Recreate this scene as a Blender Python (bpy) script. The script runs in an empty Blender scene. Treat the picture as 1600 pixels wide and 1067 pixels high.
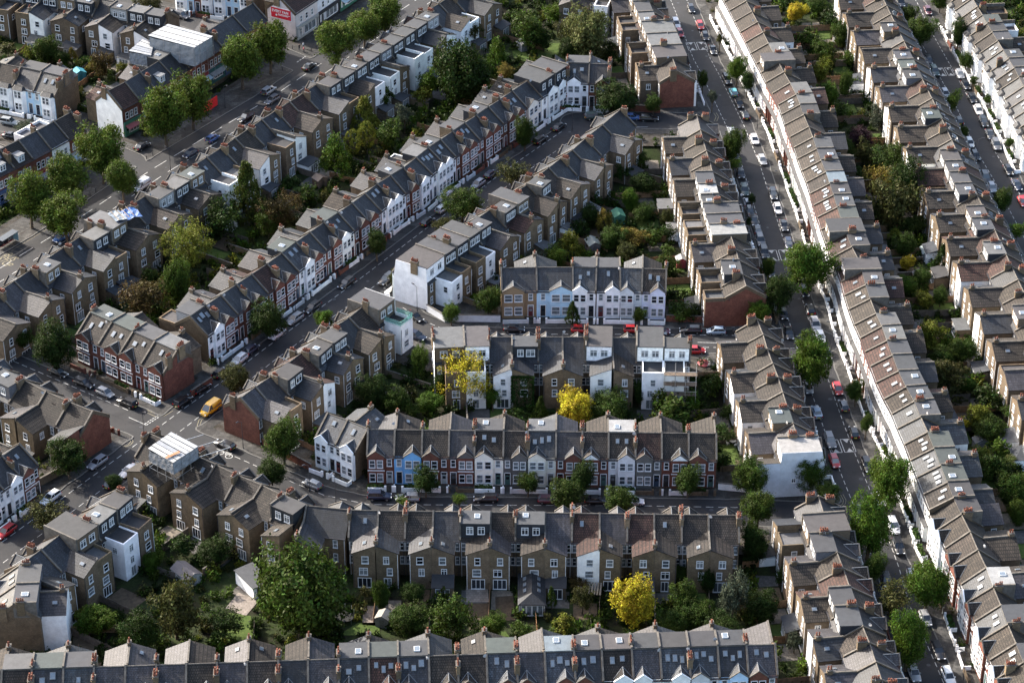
import bpy, math, random
import numpy as np
from mathutils import Vector, Matrix
R = random.Random(7)
rad = math.radians
scene = bpy.context.scene
COL = scene.collection

# ------------------------------------------------------------------ camera, sky, sun, exposure
PITCH = 32.0; CAMH = 280.0; FPX = 4000.0
cam_d = bpy.data.cameras.new('camera'); cam = bpy.data.objects.new('camera', cam_d); COL.objects.link(cam)
cam_d.sensor_width = 36.0; cam_d.lens = 36.0 * FPX / 1600.0
cam_d.clip_start = 1.0; cam_d.clip_end = 6000.0
cam.location = (0, 0, CAMH); cam.rotation_euler = (rad(90 - PITCH), 0, 0)
scene.camera = cam

SUN_EL = 29.0
SUN_DIR = Vector((-0.81, 0.585, 0)).normalized()        # horizontal direction towards the sun
world = bpy.data.worlds.new('World'); scene.world = world; world.use_nodes = True
wn = world.node_tree.nodes; wl = world.node_tree.links
sky = wn.new('ShaderNodeTexSky'); sky.sky_type = 'NISHITA'; sky.sun_disc = False
sky.sun_elevation = rad(SUN_EL); sky.sun_rotation = math.atan2(SUN_DIR.x, SUN_DIR.y)
sky.air_density = 1.0; sky.dust_density = 3.5; sky.ozone_density = 0.5
bg = wn['Background']; bg.inputs['Strength'].default_value = 0.13
wl.new(sky.outputs['Color'], bg.inputs['Color'])
sun_d = bpy.data.lights.new('sun', 'SUN'); sun = bpy.data.objects.new('sun', sun_d); COL.objects.link(sun)
sun_d.energy = 3.3; sun_d.angle = rad(0.6); sun_d.color = (1.0, 0.93, 0.84)
sd = Vector((SUN_DIR.x * math.cos(rad(SUN_EL)), SUN_DIR.y * math.cos(rad(SUN_EL)), math.sin(rad(SUN_EL))))
sun.rotation_euler = (-sd).to_track_quat('-Z', 'Y').to_euler()
sun.location = (-200, 500, 300)
vs = scene.view_settings
vs.view_transform = 'Standard'; vs.look = 'None'; vs.exposure = 2.1; vs.gamma = 1.0; vs.use_curve_mapping = False

_s, _c = math.sin(rad(PITCH)), math.cos(rad(PITCH))
def P(px, py, z=0.0):
    """ground (or height z) position of a spot surveyed on the photograph"""
    a = (px - 800.0) / FPX; b = -(py - 533.5) / FPX
    d = Vector((a, b * _s + _c, b * _c - _s))
    t = (z - CAMH) / d.z
    return Vector((d.x * t, d.y * t, z))
def proj(p):
    v = Vector(p) - Vector((0, 0, CAMH))
    zc = v.y * _c - v.z * _s
    return 800 + FPX * v.x / zc, 533.5 - FPX * (v.y * _s + v.z * _c) / zc

# ------------------------------------------------------------------ materials
def srgb(r, g, b):
    f = lambda v: (v / 255 / 12.92) if v / 255 <= 0.04045 else ((v / 255 + 0.055) / 1.055) ** 2.4
    return (f(r), f(g), f(b), 1.0)
class NT:
    def __init__(s, name):
        s.m = bpy.data.materials.new(name); s.m.use_nodes = True
        s.t = s.m.node_tree; s.n = s.t.nodes; s.l = s.t.links
        s.b = s.n['Principled BSDF']
    def new(s, typ, **kw):
        n = s.n.new(typ)
        for k, v in kw.items(): setattr(n, k, v)
        return n
    def link(s, a, b): s.l.new(a, b)
    def set(s, node, **kw):
        for k, v in kw.items():
            node.inputs[k.replace('_', ' ')].default_value = v
    def noise(s, vec, scale, detail=3.0, rough=0.6):
        n = s.new('ShaderNodeTexNoise'); n.inputs['Scale'].default_value = scale
        n.inputs['Detail'].default_value = detail; n.inputs['Roughness'].default_value = rough
        if vec: s.link(vec, n.inputs['Vector'])
        return n.outputs['Fac']
    def ramp(s, fac, pts):
        n = s.new('ShaderNodeValToRGB'); e = n.color_ramp.elements
        while len(e) < len(pts): e.new(0.5)
        for i, (p, c) in enumerate(pts):
            e[i].position = p; e[i].color = c if len(c) == 4 else (*c, 1)
        s.link(fac, n.inputs['Fac']); return n.outputs['Color']
    def mix(s, a, b, fac, mode='MIX'):
        n = s.new('ShaderNodeMix'); n.data_type = 'RGBA'; n.blend_type = mode
        for sock, v in ((n.inputs['Factor'], fac), (n.inputs[6], a), (n.inputs[7], b)):
            if hasattr(v, 'is_linked'): s.link(v, sock)
            else: sock.default_value = v
        return n.outputs[2]
    def math(s, op, a, b=None):
        n = s.new('ShaderNodeMath', operation=op)
        for sock, v in zip(n.inputs, (a, b)):
            if v is None: continue
            if hasattr(v, 'is_linked'): s.link(v, sock)
            else: sock.default_value = v
        return n.outputs[0]
    def objcol(s):
        if not hasattr(s, '_oi'): s._oi = s.new('ShaderNodeObjectInfo')
        return s._oi.outputs['Color']
    def objrand(s):
        s.objcol(); return s._oi.outputs['Random']
    def co(s, which='Object'):
        if not hasattr(s, '_tc'): s._tc = s.new('ShaderNodeTexCoord')
        return s._tc.outputs[which]
    def worldpos(s):
        g = s.new('ShaderNodeNewGeometry'); return g.outputs['Position']
    def bump(s, h, strength=0.3, dist=0.05):
        n = s.new('ShaderNodeBump'); n.inputs['Strength'].default_value = strength
        n.inputs['Distance'].default_value = dist
        s.link(h, n.inputs['Height']); s.link(n.outputs['Normal'], s.b.inputs['Normal'])
    def out(s, col, rough=0.8, spec=0.3, metal=0.0):
        if hasattr(col, 'is_linked'): s.link(col, s.b.inputs['Base Color'])
        else: s.b.inputs['Base Color'].default_value = col
        s.b.inputs['Roughness'].default_value = rough
        s.b.inputs['Specular IOR Level'].default_value = spec
        s.b.inputs['Metallic'].default_value = metal
        return s.m
def grey(v): return (v, v, v, 1)
MAT = {}
def tint_mat(name, rough=0.8, spec=0.3, lo=0.75, hi=1.2, sc=1.2, fine=9.0, metal=0.0, flo=0.85, fhi=1.15):
    """surface whose own colour is set per object, with broad weathering and fine grain"""
    t = NT(name); w = t.worldpos()
    a = t.ramp(t.noise(w, sc, 4), [(0.3, grey(lo)), (0.7, grey(hi))])
    b = t.ramp(t.noise(w, fine, 3), [(0.3, grey(flo)), (0.7, grey(fhi))])
    c = t.mix(t.mix(t.objcol(), a, 1.0, 'MULTIPLY'), b, 1.0, 'MULTIPLY')
    MAT[name] = t.out(c, rough, spec, metal); return t
tint_mat('painted_render', 0.75, 0.3, 0.78, 1.04, 0.7, 5.0, flo=0.93, fhi=1.04)
tint_mat('trim_paint', 0.6, 0.3, 0.9, 1.05)
tint_mat('metal_paint', 0.45, 0.5, 0.9, 1.1)
tint_mat('cladding', 0.7, 0.3, 0.8, 1.2, 2.0)
tint_mat('timber', 0.8, 0.2, 0.65, 1.3, 1.5, 12.0)
tint_mat('sheeting', 0.5, 0.4, 0.8, 1.1, 1.2, 4.0)
def roofing(name, wdt, hgt, mortar, lich, rough):
    t = NT(name); t.co()
    sx = t.new('ShaderNodeSeparateXYZ'); t.link(t.co('Object'), sx.inputs[0])
    sn = t.new('ShaderNodeSeparateXYZ'); t.link(t.co('Normal'), sn.inputs[0])
    side = t.math('GREATER_THAN', t.math('ABSOLUTE', sn.outputs[0]), t.math('ABSOLUTE', sn.outputs[1]))
    along = t.new('ShaderNodeMix'); t.link(side, along.inputs['Factor'])
    t.link(sx.outputs[0], along.inputs[2]); t.link(sx.outputs[1], along.inputs[3])
    cb = t.new('ShaderNodeCombineXYZ'); t.link(along.outputs[0], cb.inputs[0])
    t.link(t.math('MULTIPLY', sx.outputs[2], 1.5), cb.inputs[1])
    br = t.new('ShaderNodeTexBrick'); t.link(cb.outputs[0], br.inputs['Vector'])
    t.set(br, Color1=grey(0.80), Color2=grey(1.2), Mortar=grey(0.22), Scale=1.0)
    br.inputs['Mortar Size'].default_value = mortar; br.inputs['Mortar Smooth'].default_value = 0.3
    br.inputs['Brick Width'].default_value = wdt; br.inputs['Row Height'].default_value = hgt
    w = t.worldpos()
    broad = t.ramp(t.noise(w, 0.8, 5, 0.7), [(0.3, grey(0.62)), (0.7, grey(1.3))])
    fine = t.ramp(t.noise(w, 5.0, 4, 0.7), [(0.32, grey(0.58)), (0.68, grey(1.4))])
    c = t.mix(t.mix(t.objcol(), br.outputs['Color'], 1.0, 'MULTIPLY'), broad, 1.0, 'MULTIPLY')
    c = t.mix(c, fine, 1.0, 'MULTIPLY')
    mp = t.new('ShaderNodeMapping'); mp.inputs['Scale'].default_value = (1.6, 0.16, 1); t.link(cb.outputs[0], mp.inputs['Vector'])
    c = t.mix(c, t.ramp(t.noise(mp.outputs[0], 1.6, 4, 0.6), [(0.32, grey(0.7)), (0.68, grey(1.25))]), 1.0, 'MULTIPLY')
    vo = t.new('ShaderNodeTexVoronoi'); vo.inputs['Scale'].default_value = 0.7; vo.distance = 'CHEBYCHEV'; t.link(cb.outputs[0], vo.inputs['Vector'])
    c = t.mix(c, t.ramp(vo.outputs['Color'], [(0.1, grey(0.72)), (0.5, grey(1.0)), (0.9, grey(1.22))]), 0.8, 'MULTIPLY')
    li = t.ramp(t.noise(w, 3.2, 6, 0.75), [(0.58, grey(0)), (0.72, grey(1))])
    c = t.mix(c, (0.078, 0.074, 0.064, 1), t.math('MULTIPLY', li, lich))
    t.bump(br.outputs['Fac'], 0.5, 0.04)
    MAT[name] = t.out(c, rough, 0.35)
roofing('roof_tile', 0.40, 0.42, 0.06, 0.30, 0.85)
roofing('roof_slate', 0.45, 0.34, 0.03, 0.45, 0.62)
def brickwork(name):
    t = NT(name); sx = t.new('ShaderNodeSeparateXYZ'); t.link(t.co('Object'), sx.inputs[0])
    cb = t.new('ShaderNodeCombineXYZ'); t.link(t.math('ADD', sx.outputs[0], sx.outputs[1]), cb.inputs[0]); t.link(sx.outputs[2], cb.inputs[1])
    br = t.new('ShaderNodeTexBrick'); t.link(cb.outputs[0], br.inputs['Vector'])
    t.set(br, Color1=grey(0.78), Color2=grey(1.2), Mortar=grey(1.25), Scale=1.0)
    br.inputs['Mortar Size'].default_value = 0.008; br.inputs['Brick Width'].default_value = 0.225; br.inputs['Row Height'].default_value = 0.075
    w = t.worldpos()
    broad = t.ramp(t.noise(w, 0.6, 5, 0.7), [(0.3, grey(0.66)), (0.7, grey(1.25))])
    soot = t.ramp(t.noise(w, 2.5, 4, 0.7), [(0.3, grey(0.8)), (0.7, grey(1.15))])
    c = t.mix(t.mix(t.mix(t.objcol(), br.outputs['Color'], 1.0, 'MULTIPLY'), broad, 1.0, 'MULTIPLY'), soot, 1.0, 'MULTIPLY')
    t.bump(br.outputs['Fac'], 0.2, 0.01)
    MAT[name] = t.out(c, 0.9, 0.2)
brickwork('brick')
t = NT('flat_felt'); w = t.worldpos()
a = t.ramp(t.noise(w, 0.9, 6, 0.75), [(0.3, grey(0.7)), (0.55, grey(1.0)), (0.75, grey(1.25))])
b = t.ramp(t.noise(w, 6, 4), [(0.3, grey(0.88)), (0.7, grey(1.12))])
MAT['flat_felt'] = t.out(t.mix(t.mix(t.objcol(), a, 1.0, 'MULTIPLY'), b, 1.0, 'MULTIPLY'), 0.75, 0.35)
def plain(name, col, rough=0.6, spec=0.3, metal=0.0, nz=0.12, sc=3.0):
    t = NT(name)
    f = t.ramp(t.noise(t.worldpos(), sc, 3), [(0.3, grey(1 - nz)), (0.7, grey(1 + nz))])
    MAT[name] = t.out(t.mix(col, f, 1.0, 'MULTIPLY'), rough, spec, metal)
plain('white_trim', (0.62, 0.62, 0.615, 1), 0.5)
t = NT('glass')
MAT['glass'] = t.out(t.ramp(t.objrand(), [(0.0, (0.008, 0.010, 0.013)), (0.5, (0.02, 0.024, 0.03)), (0.8, (0.07, 0.08, 0.09)), (1.0, (0.20, 0.21, 0.21))]), 0.06, 0.6)
plain('glass_pale', (0.13, 0.145, 0.155, 1), 0.08, 0.6, nz=0.5, sc=1.5)
plain('skylight_glass', (0.11, 0.135, 0.16, 1), 0.05, 1.0)
plain('pot', (0.15, 0.056, 0.036, 1), 0.8, 0.2, nz=0.3, sc=6)
plain('coping', (0.095, 0.086, 0.075, 1), 0.9, 0.2, nz=0.35, sc=1.4)
plain('lead', (0.12, 0.125, 0.13, 1), 0.55)
plain('kerb_stone', (0.10, 0.098, 0.092, 1), 0.85, nz=0.2)
plain('dark_metal', (0.03, 0.03, 0.035, 1), 0.5)
plain('steel', (0.35, 0.36, 0.37, 1), 0.4, 0.5, 0.6)
plain('tyre', (0.012, 0.012, 0.012, 1), 0.85)
plain('rim', (0.30, 0.31, 0.32, 1), 0.35, 0.5, 0.7)
plain('headlamp', (0.7, 0.72, 0.74, 1), 0.15, 0.8)
plain('taillamp', (0.35, 0.01, 0.01, 1), 0.25, 0.6)
plain('number_plate', (0.65, 0.55, 0.12, 1), 0.5)
plain('bark', (0.075, 0.06, 0.045, 1), 0.95, 0.1, nz=0.35, sc=4)
plain('road_white', (0.34, 0.34, 0.33, 1), 0.8, 0.2, nz=0.3, sc=2.5)
plain('road_yellow', (0.17, 0.15, 0.10, 1), 0.8, 0.2, nz=0.3, sc=2.5)
plain('skin', (0.35, 0.2, 0.14, 1), 0.6)
t = NT('car_paint'); t.b.inputs['Coat Weight'].default_value = 0.35; t.b.inputs['Coat Roughness'].default_value = 0.05
MAT['car_paint'] = t.out(t.objcol(), 0.35, 0.5, 0.0)
# asphalt
t = NT('asphalt'); w = t.worldpos()
c = t.ramp(t.noise(w, 0.12, 6, 0.65), [(0.3, (0.012, 0.013, 0.015)), (0.7, (0.0225, 0.022, 0.023))])
c = t.mix(c, t.ramp(t.noise(w, 5.0, 4, 0.7), [(0.3, grey(0.8)), (0.7, grey(1.2))]), 1.0, 'MULTIPLY')
pt = t.ramp(t.noise(w, 0.35, 2, 0.4), [(0.62, grey(0)), (0.64, grey(1))])
c = t.mix(c, (0.012, 0.012, 0.014, 1), t.math('MULTIPLY', pt, 0.6))
vo = t.new('ShaderNodeTexVoronoi'); vo.inputs['Scale'].default_value = 0.16; vo.distance = 'MANHATTAN'; t.link(w, vo.inputs['Vector'])
c = t.mix(c, t.ramp(vo.outputs['Color'], [(0.1, grey(0.75)), (0.45, grey(1.0)), (0.9, grey(1.3))]), 0.75, 'MULTIPLY')
MAT['asphalt'] = t.out(c, 0.8, 0.3)
# pavement slabs with replaced patches
t = NT('pavement'); w = t.worldpos()
br = t.new('ShaderNodeTexBrick'); t.link(w, br.inputs['Vector'])
t.set(br, Color1=(0.036, 0.035, 0.033, 1), Color2=(0.062, 0.059, 0.055, 1), Mortar=grey(0.02), Scale=1.0)
br.inputs['Mortar Size'].default_value = 0.02; br.inputs['Brick Width'].default_value = 0.9; br.inputs['Row Height'].default_value = 0.6
vo = t.new('ShaderNodeTexVoronoi'); vo.inputs['Scale'].default_value = 0.28; t.link(w, vo.inputs['Vector'])
c = t.mix(br.outputs['Color'], t.ramp(vo.outputs['Color'], [(0.25, grey(0.6)), (0.6, grey(0.95)), (0.9, grey(1.5))]), 0.8, 'MULTIPLY')
c = t.mix(c, t.ramp(t.noise(w, 0.9, 5, 0.7), [(0.3, grey(0.65)), (0.7, grey(1.2))]), 1.0, 'MULTIPLY')
MAT['pavement'] = t.out(c, 0.9, 0.2)
# front yards: paving, gravel, soil
t = NT('front_yard'); w = t.worldpos()
c = t.ramp(t.noise(w, 0.45, 4, 0.7), [(0.30, (0.016, 0.022, 0.009)), (0.42, (0.032, 0.027, 0.022)), (0.52, (0.046, 0.042, 0.037)), (0.7, (0.072, 0.069, 0.064))])
c = t.mix(c, t.ramp(t.noise(w, 4, 4), [(0.3, grey(0.7)), (0.7, grey(1.3))]), 1.0, 'MULTIPLY')
MAT['front_yard'] = t.out(c, 0.95, 0.1)
# garden ground
t = NT('garden_ground'); w = t.worldpos()
c = t.ramp(t.noise(w, 0.16, 5, 0.65), [(0.36, (0.015, 0.012, 0.009)), (0.5, (0.020, 0.026, 0.010)), (0.62, (0.024, 0.036, 0.011)), (0.74, (0.045, 0.038, 0.027))])
c = t.mix(c, t.ramp(t.noise(w, 2.5, 5, 0.7), [(0.3, grey(0.55)), (0.7, grey(1.35))]), 1.0, 'MULTIPLY')
MAT['garden_ground'] = t.out(c, 0.95, 0.1)
t = NT('lawn'); w = t.worldpos()
c = t.ramp(t.noise(w, 0.8, 5, 0.7), [(0.3, (0.034, 0.06, 0.014)), (0.7, (0.066, 0.09, 0.024))])
MAT['lawn'] = t.out(t.mix(c, t.ramp(t.noise(w, 6, 4), [(0.3, grey(0.7)), (0.7, grey(1.3))]), 1.0, 'MULTIPLY'), 0.95, 0.1)
t = NT('patio'); w = t.worldpos()
br = t.new('ShaderNodeTexBrick'); t.link(w, br.inputs['Vector']); t.set(br, Color1=grey(0.8), Color2=grey(1.15), Mortar=grey(0.5), Scale=1.0)
br.inputs['Brick Width'].default_value = 0.6; br.inputs['Row Height'].default_value = 0.6; br.inputs['Mortar Size'].default_value = 0.02
MAT['patio'] = t.out(t.mix(t.mix(t.objcol(), br.outputs['Color'], 1.0, 'MULTIPLY'), t.ramp(t.noise(w, 0.8, 4), [(0.3, grey(0.75)), (0.7, grey(1.15))]), 1.0, 'MULTIPLY'), 0.9, 0.2)
# leaves
t = NT('leaf'); g = t.new('ShaderNodeNewGeometry')
v = t.ramp(g.outputs['Random Per Island'], [(0.0, grey(0.55)), (0.5, grey(1.0)), (1.0, grey(1.55))])
hs = t.new('ShaderNodeHueSaturation'); t.link(t.objcol(), hs.inputs['Color'])
cl = t.noise(t.worldpos(), 0.55, 3, 0.6); cl2 = t.noise(t.worldpos(), 0.23, 2, 0.5)
t.link(t.math('ADD', t.math('ADD', t.math('MULTIPLY', g.outputs['Random Per Island'], 0.05), t.math('MULTIPLY', cl2, 0.09)), 0.43), hs.inputs['Hue'])
c = t.mix(hs.outputs['Color'], v, 1.0, 'MULTIPLY')
c = t.mix(c, t.ramp(cl, [(0.3, grey(0.55)), (0.7, grey(1.5))]), 1.0, 'MULTIPLY')
t.out(c, 0.6, 0.08)
tr = t.new('ShaderNodeBsdfTranslucent'); t.link(c, tr.inputs['Color'])
mx = t.new('ShaderNodeMixShader'); mx.inputs[0].default_value = 0.28
t.link(t.b.outputs[0], mx.inputs[1]); t.link(tr.outputs[0], mx.inputs[2]); t.link(mx.outputs[0], t.n['Material Output'].inputs['Surface'])
MAT['leaf'] = t.m
# clear balustrade glass
t = NT('balustrade'); t.b.inputs['Transmission Weight'].default_value = 0.75
MAT['balustrade'] = t.out((0.45, 0.75, 0.68, 1), 0.1, 0.5)

# ------------------------------------------------------------------ mesh helpers
class MB:
    def __init__(s): s.v = []; s.f = []; s.m = []
    def poly(s, pts, m=0):
        i = len(s.v); s.v += [tuple(p) for p in pts]; s.f.append(tuple(range(i, i + len(pts)))); s.m.append(m)
    def box(s, x0, x1, y0, y1, z0, z1, m=0, top=None):
        i = len(s.v)
        s.v += [(x0, y0, z0), (x1, y0, z0), (x1, y1, z0), (x0, y1, z0), (x0, y0, z1), (x1, y0, z1), (x1, y1, z1), (x0, y1, z1)]
        for f, mm in (((0, 3, 2, 1), m), ((4, 5, 6, 7), m if top is None else top), ((0, 1, 5, 4), m), ((1, 2, 6, 5), m), ((2, 3, 7, 6), m), ((3, 0, 4, 7), m)):
            s.f.append(tuple(i + k for k in f)); s.m.append(mm)
        return s
    def hexa(s, b, t, m=0, top=None):
        """eight-cornered block from bottom ring b and top ring t (both counter-clockwise)"""
        i = len(s.v); s.v += [tuple(p) for p in b] + [tuple(p) for p in t]; n = len(b)
        s.f.append(tuple(i + k for k in reversed(range(n)))); s.m.append(m)
        s.f.append(tuple(i + n + k for k in range(n))); s.m.append(m if top is None else top)
        for k in range(n):
            j = (k + 1) % n; s.f.append((i + k, i + j, i + n + j, i + n + k)); s.m.append(m)
        return s
    def slab(s, quad, th, m=0):
        """a sheet (3 or 4 corners, counter-clockwise from above) given thickness downwards"""
        b = [(p[0], p[1], p[2] - th) for p in quad]; return s.hexa(b, quad, m)
    def cyl(s, x, y, z0, z1, r0, r1=None, n=8, m=0):
        r1 = r0 if r1 is None else r1
        a = [2 * math.pi * k / n for k in range(n)]
        return s.hexa([(x + r0 * math.cos(q), y + r0 * math.sin(q), z0) for q in a], [(x + r1 * math.cos(q), y + r1 * math.sin(q), z1) for q in a], m)
    def bar(s, p, q, r=0.05, n=5, m=0, r1=None):
        p = Vector(p); q = Vector(q); d = (q - p).normalized(); r1 = r if r1 is None else r1
        a = d.orthogonal().normalized(); b = d.cross(a)
        ring = lambda c, rr: [c + a * rr * math.cos(2 * math.pi * k / n) + b * rr * math.sin(2 * math.pi * k / n) for k in range(n)]
        return s.hexa(ring(p, r), ring(q, r1), m)
    def mesh(s, name, mats):
        me = bpy.data.meshes.new(name); me.from_pydata(s.v, [], s.f)
        for k in mats: me.materials.append(MAT[k])
        if len(mats) > 1: me.polygons.foreach_set('material_index', s.m)
        me.update(); return me
    def obj(s, name, mats, parent=None, color=None, loc=None):
        return mkobj(name, s.mesh(name, [mats] if isinstance(mats, str) else mats), parent, color, loc)
def mkobj(name, me, parent=None, color=None, loc=None, rz=0.0):
    o = bpy.data.objects.new(name, me); COL.objects.link(o)
    if parent is not None: o.parent = parent
    if color is not None: o.color = color if len(color) == 4 else (*color, 1)
    if loc is not None: o.location = loc
    if rz: o.rotation_euler = (0, 0, rz)
    return o
def tag(o, label, cat, group=None):
    o['label'] = label; o['category'] = cat
    if group: o['group'] = group
    return o
def struct(o): o['kind'] = 'structure'; return o
def empty(name, loc, rz=0.0):
    o = bpy.data.objects.new(name, None); COL.objects.link(o); o.location = loc; o.rotation_euler = (0, 0, rz)
    o.empty_display_size = 0.5; return o
_cache = {}
def shared(key, fn):
    if key not in _cache: _cache[key] = fn()
    return _cache[key]
ORD = ['zeroth', 'first', 'second', 'third', 'fourth', 'fifth', 'sixth', 'seventh', 'eighth', 'ninth', 'tenth', 'eleventh', 'twelfth', 'thirteenth',
       'fourteenth', 'fifteenth', 'sixteenth', 'seventeenth', 'eighteenth', 'nineteenth', 'twentieth']
def ordinal(n):
    if n <= 20: return ORD[n]
    tens = {2: 'twenty', 3: 'thirty', 4: 'forty', 5: 'fifty', 6: 'sixty'}[n // 10]
    if n % 10 == 0: return tens[:-1] + 'ieth'
    return tens + '-' + ORD[n % 10]

def text_mesh(name, curve):
    """lettering as a real mesh"""
    tmp = bpy.data.objects.new('tmp_text', curve); COL.objects.link(tmp)
    me = bpy.data.meshes.new_from_object(tmp.evaluated_get(bpy.context.evaluated_depsgraph_get())); bpy.data.objects.remove(tmp)
    if not me.materials:
        for m in curve.materials: me.materials.append(m)
    me.name = name; return mkobj(name, me)
# ------------------------------------------------------------------ streets and ground
# centre lines (surveyed on the photograph at street level) with half carriageway widths in metres
def offs(pts, d):
    """offset a world polyline sideways: d > 0 to the right of travel"""
    out = []
    for i, p in enumerate(pts):
        a = pts[max(i - 1, 0)]; b = pts[min(i + 1, len(pts) - 1)]
        t = (b - a).normalized(); out.append(p + Vector((t.y, -t.x, 0)) * d)
    return out
W = lambda l: [P(x, y, 0) for x, y in l]
D2 = W([(-120, 938), (0, 848), (121, 760), (205, 699), (282, 641), (342, 599), (400, 554), (569, 430), (682, 344), (812, 250), (885, 200)])
D3a = W([(-90, 515), (13, 560), (216, 647), (290, 679)])
D3b = W([(290, 679), (362, 710), (454, 751), (505, 772), (575, 787), (760, 788), (1000, 789), (1160, 792)])
E4 = W([(1060, -60), (1092, 15), (1105, 48), (1122, 90), (1136, 115), (1175, 194), (1201, 256), (1222, 322), (1264, 452), (1300, 564), (1320, 620), (1335, 662), (1354, 711), (1387, 790), (1422, 884), (1439, 943), (1480, 1034), (1530, 1150)])
E6 = W([(1405, -70), (1440, -5), (1447, 7), (1471, 55), (1498, 102), (1535, 167), (1567, 234), (1593, 276), (1625, 335), (1700, 470), (1800, 650)])
K1 = W([(-160, 500), (0, 399), (66, 359), (220, 257), (406, 146), (510, 76), (625, 0), (760, -90)])
R2c = offs(D2, 2.3) + W([(905, 189), (930, 186), (1010, 188), (1110, 190), (1145, 191)])
ROADS = {
    'high_street': (offs(K1, 6.6), 6.6),
    'diagonal_street': (R2c, 4.2),
    'left_cross_street': (offs(D3a, 2.0), 4.2),
    'blue_house_street': (offs(D3b, 1.8)[:-1] + W([(1160, 800), (1330, 806)]), 4.1),
    'centre_street': (W([(588, 468), (625, 492), (655, 510), (700, 527), (800, 531), (1000, 531), (1160, 533), (1275, 534)]), 4.6),
    'right_street': (offs(E4, 4.15), 4.15),
    'far_right_street': (offs(E6, 4.15), 4.15),
    'top_left_lane': (W([(-40, 188), (60, 203), (125, 217), (205, 250)]), 3.2),
    'billboard_side_street': (W([(100, -12), (283, 27), (400, 70), (470, 100)]), 3.8),
}
SEGS = []
for nm, (pts, hw) in ROADS.items():
    for a, b in zip(pts[:-1], pts[1:]): SEGS.append((a.x, a.y, b.x, b.y, hw))
def dist_field(X, Y):
    """distance to the nearest kerb (negative on the carriageway), corners rounded"""
    d = np.full(X.shape, 1e6)
    k = 1.6
    for ax, ay, bx, by, hw in SEGS:
        dx, dy = bx - ax, by - ay; L2 = dx * dx + dy * dy
        t = np.clip(((X - ax) * dx + (Y - ay) * dy) / L2, 0, 1)
        e = np.hypot(X - ax - t * dx, Y - ay - t * dy) - hw
        h = np.clip(0.5 + 0.5 * (d - e) / k, 0, 1)
        near = np.abs(d - e) < 900
        sm = np.where(near, d * (1 - h) + e * h - 0.35 * k * h * (1 - h), np.minimum(d, e))
        d = np.where((d > 8) | (e > 8), np.minimum(d, e), sm)
    return d
GX0, GX1, GY0, GY1, GS = -185.0, 195.0, 318.0, 700.0, 0.8
nx = int((GX1 - GX0) / GS) + 1; ny = int((GY1 - GY0) / GS) + 1
gx = GX0 + np.arange(nx) * GS; gy = GY0 + np.arange(ny) * GS
XX, YY = np.meshgrid(gx, gy, indexing='ij')
DF = dist_field(XX, YY)
_DFL = DF.tolist()
def dist_at(x, y):
    i = min(max((x - GX0) / GS, 0), nx - 1.001); j = min(max((y - GY0) / GS, 0), ny - 1.001)
    a, b = int(i), int(j); f, g_ = i - a, j - b
    return (_DFL[a][b] * (1 - f) + _DFL[a + 1][b] * f) * (1 - g_) + (_DFL[a][b + 1] * (1 - f) + _DFL[a + 1][b + 1] * f) * g_
def clip_half(poly, lim, keep_less):
    out = []
    for i in range(len(poly)):
        a = poly[i]; b = poly[(i + 1) % len(poly)]
        ia = (a[2] < lim) == keep_less; ib = (b[2] < lim) == keep_less
        if ia: out.append(a)
        if ia != ib:
            t = (lim - a[2]) / (b[2] - a[2]); out.append((a[0] + t * (b[0] - a[0]), a[1] + t * (b[1] - a[1]), lim))
    return out
def band(name, lo, hi, z, mat, skirt=None, DF=None):
    mb = MB(); DF = globals()['DF'] if DF is None else DF
    mn = np.minimum(np.minimum(DF[:-1, :-1], DF[1:, :-1]), np.minimum(DF[:-1, 1:], DF[1:, 1:]))
    mx = np.maximum(np.maximum(DF[:-1, :-1], DF[1:, :-1]), np.maximum(DF[:-1, 1:], DF[1:, 1:]))
    sel = np.argwhere((mn < hi) & (mx > lo)); full = (mn >= lo) & (mx <= hi)
    for i, j in sel:
        x0, x1, y0, y1 = gx[i], gx[i + 1], gy[j], gy[j + 1]
        if full[i, j]:
            mb.poly([(x0, y0, z), (x1, y0, z), (x1, y1, z), (x0, y1, z)]); continue
        p = [(x0, y0, DF[i, j]), (x1, y0, DF[i + 1, j]), (x1, y1, DF[i + 1, j + 1]), (x0, y1, DF[i, j + 1])]
        if lo > -900: p = clip_half(p, lo, False)
        if len(p) > 2: p = clip_half(p, hi, True)
        if len(p) > 2:
            mb.poly([(a, b, z) for a, b, c in p])
            if skirt is not None:
                for k in range(len(p)):
                    a = p[k]; b = p[(k + 1) % len(p)]
                    if abs(a[2] - lo) < 1e-6 and abs(b[2] - lo) < 1e-6:
                        mb.poly([(a[0], a[1], z), (b[0], b[1], z), (b[0], b[1], skirt), (a[0], a[1], skirt)])
    return struct(mb.obj(name, mat))
band('road', -999, 0.0, -0.12, 'asphalt')
band('kerb', 0.0, 0.22, 0.0, 'kerb_stone', skirt=-0.13)
band('pavement', 0.22, 2.6, -0.005, 'pavement')
band('front_yards', 2.6, 9.0, -0.03, 'front_yard')
_segs = SEGS; SEGS = [q for q in SEGS if q[4] == 6.6]; DF1 = dist_field(XX, YY); SEGS = _segs
DFH = np.where(DF > 2.55, DF1, 99.0)
band('shop_pavement', -5.0, 7.4, -0.012, 'pavement', DF=DFH)
GARDEN_Z = -1.8
def ground_z(d):
    return -0.35 if d < 9 else (-0.35 + (GARDEN_Z + 0.35) * min((d - 9) / 4.0, 1.0))
mb = MB(); st = 2; n1 = len(range(0, nx, st)); n2 = len(range(0, ny, st))
for i in range(0, nx, st):
    for j in range(0, ny, st):
        mb.v.append((gx[i], gy[j], ground_z(DF[i, j])))
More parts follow.
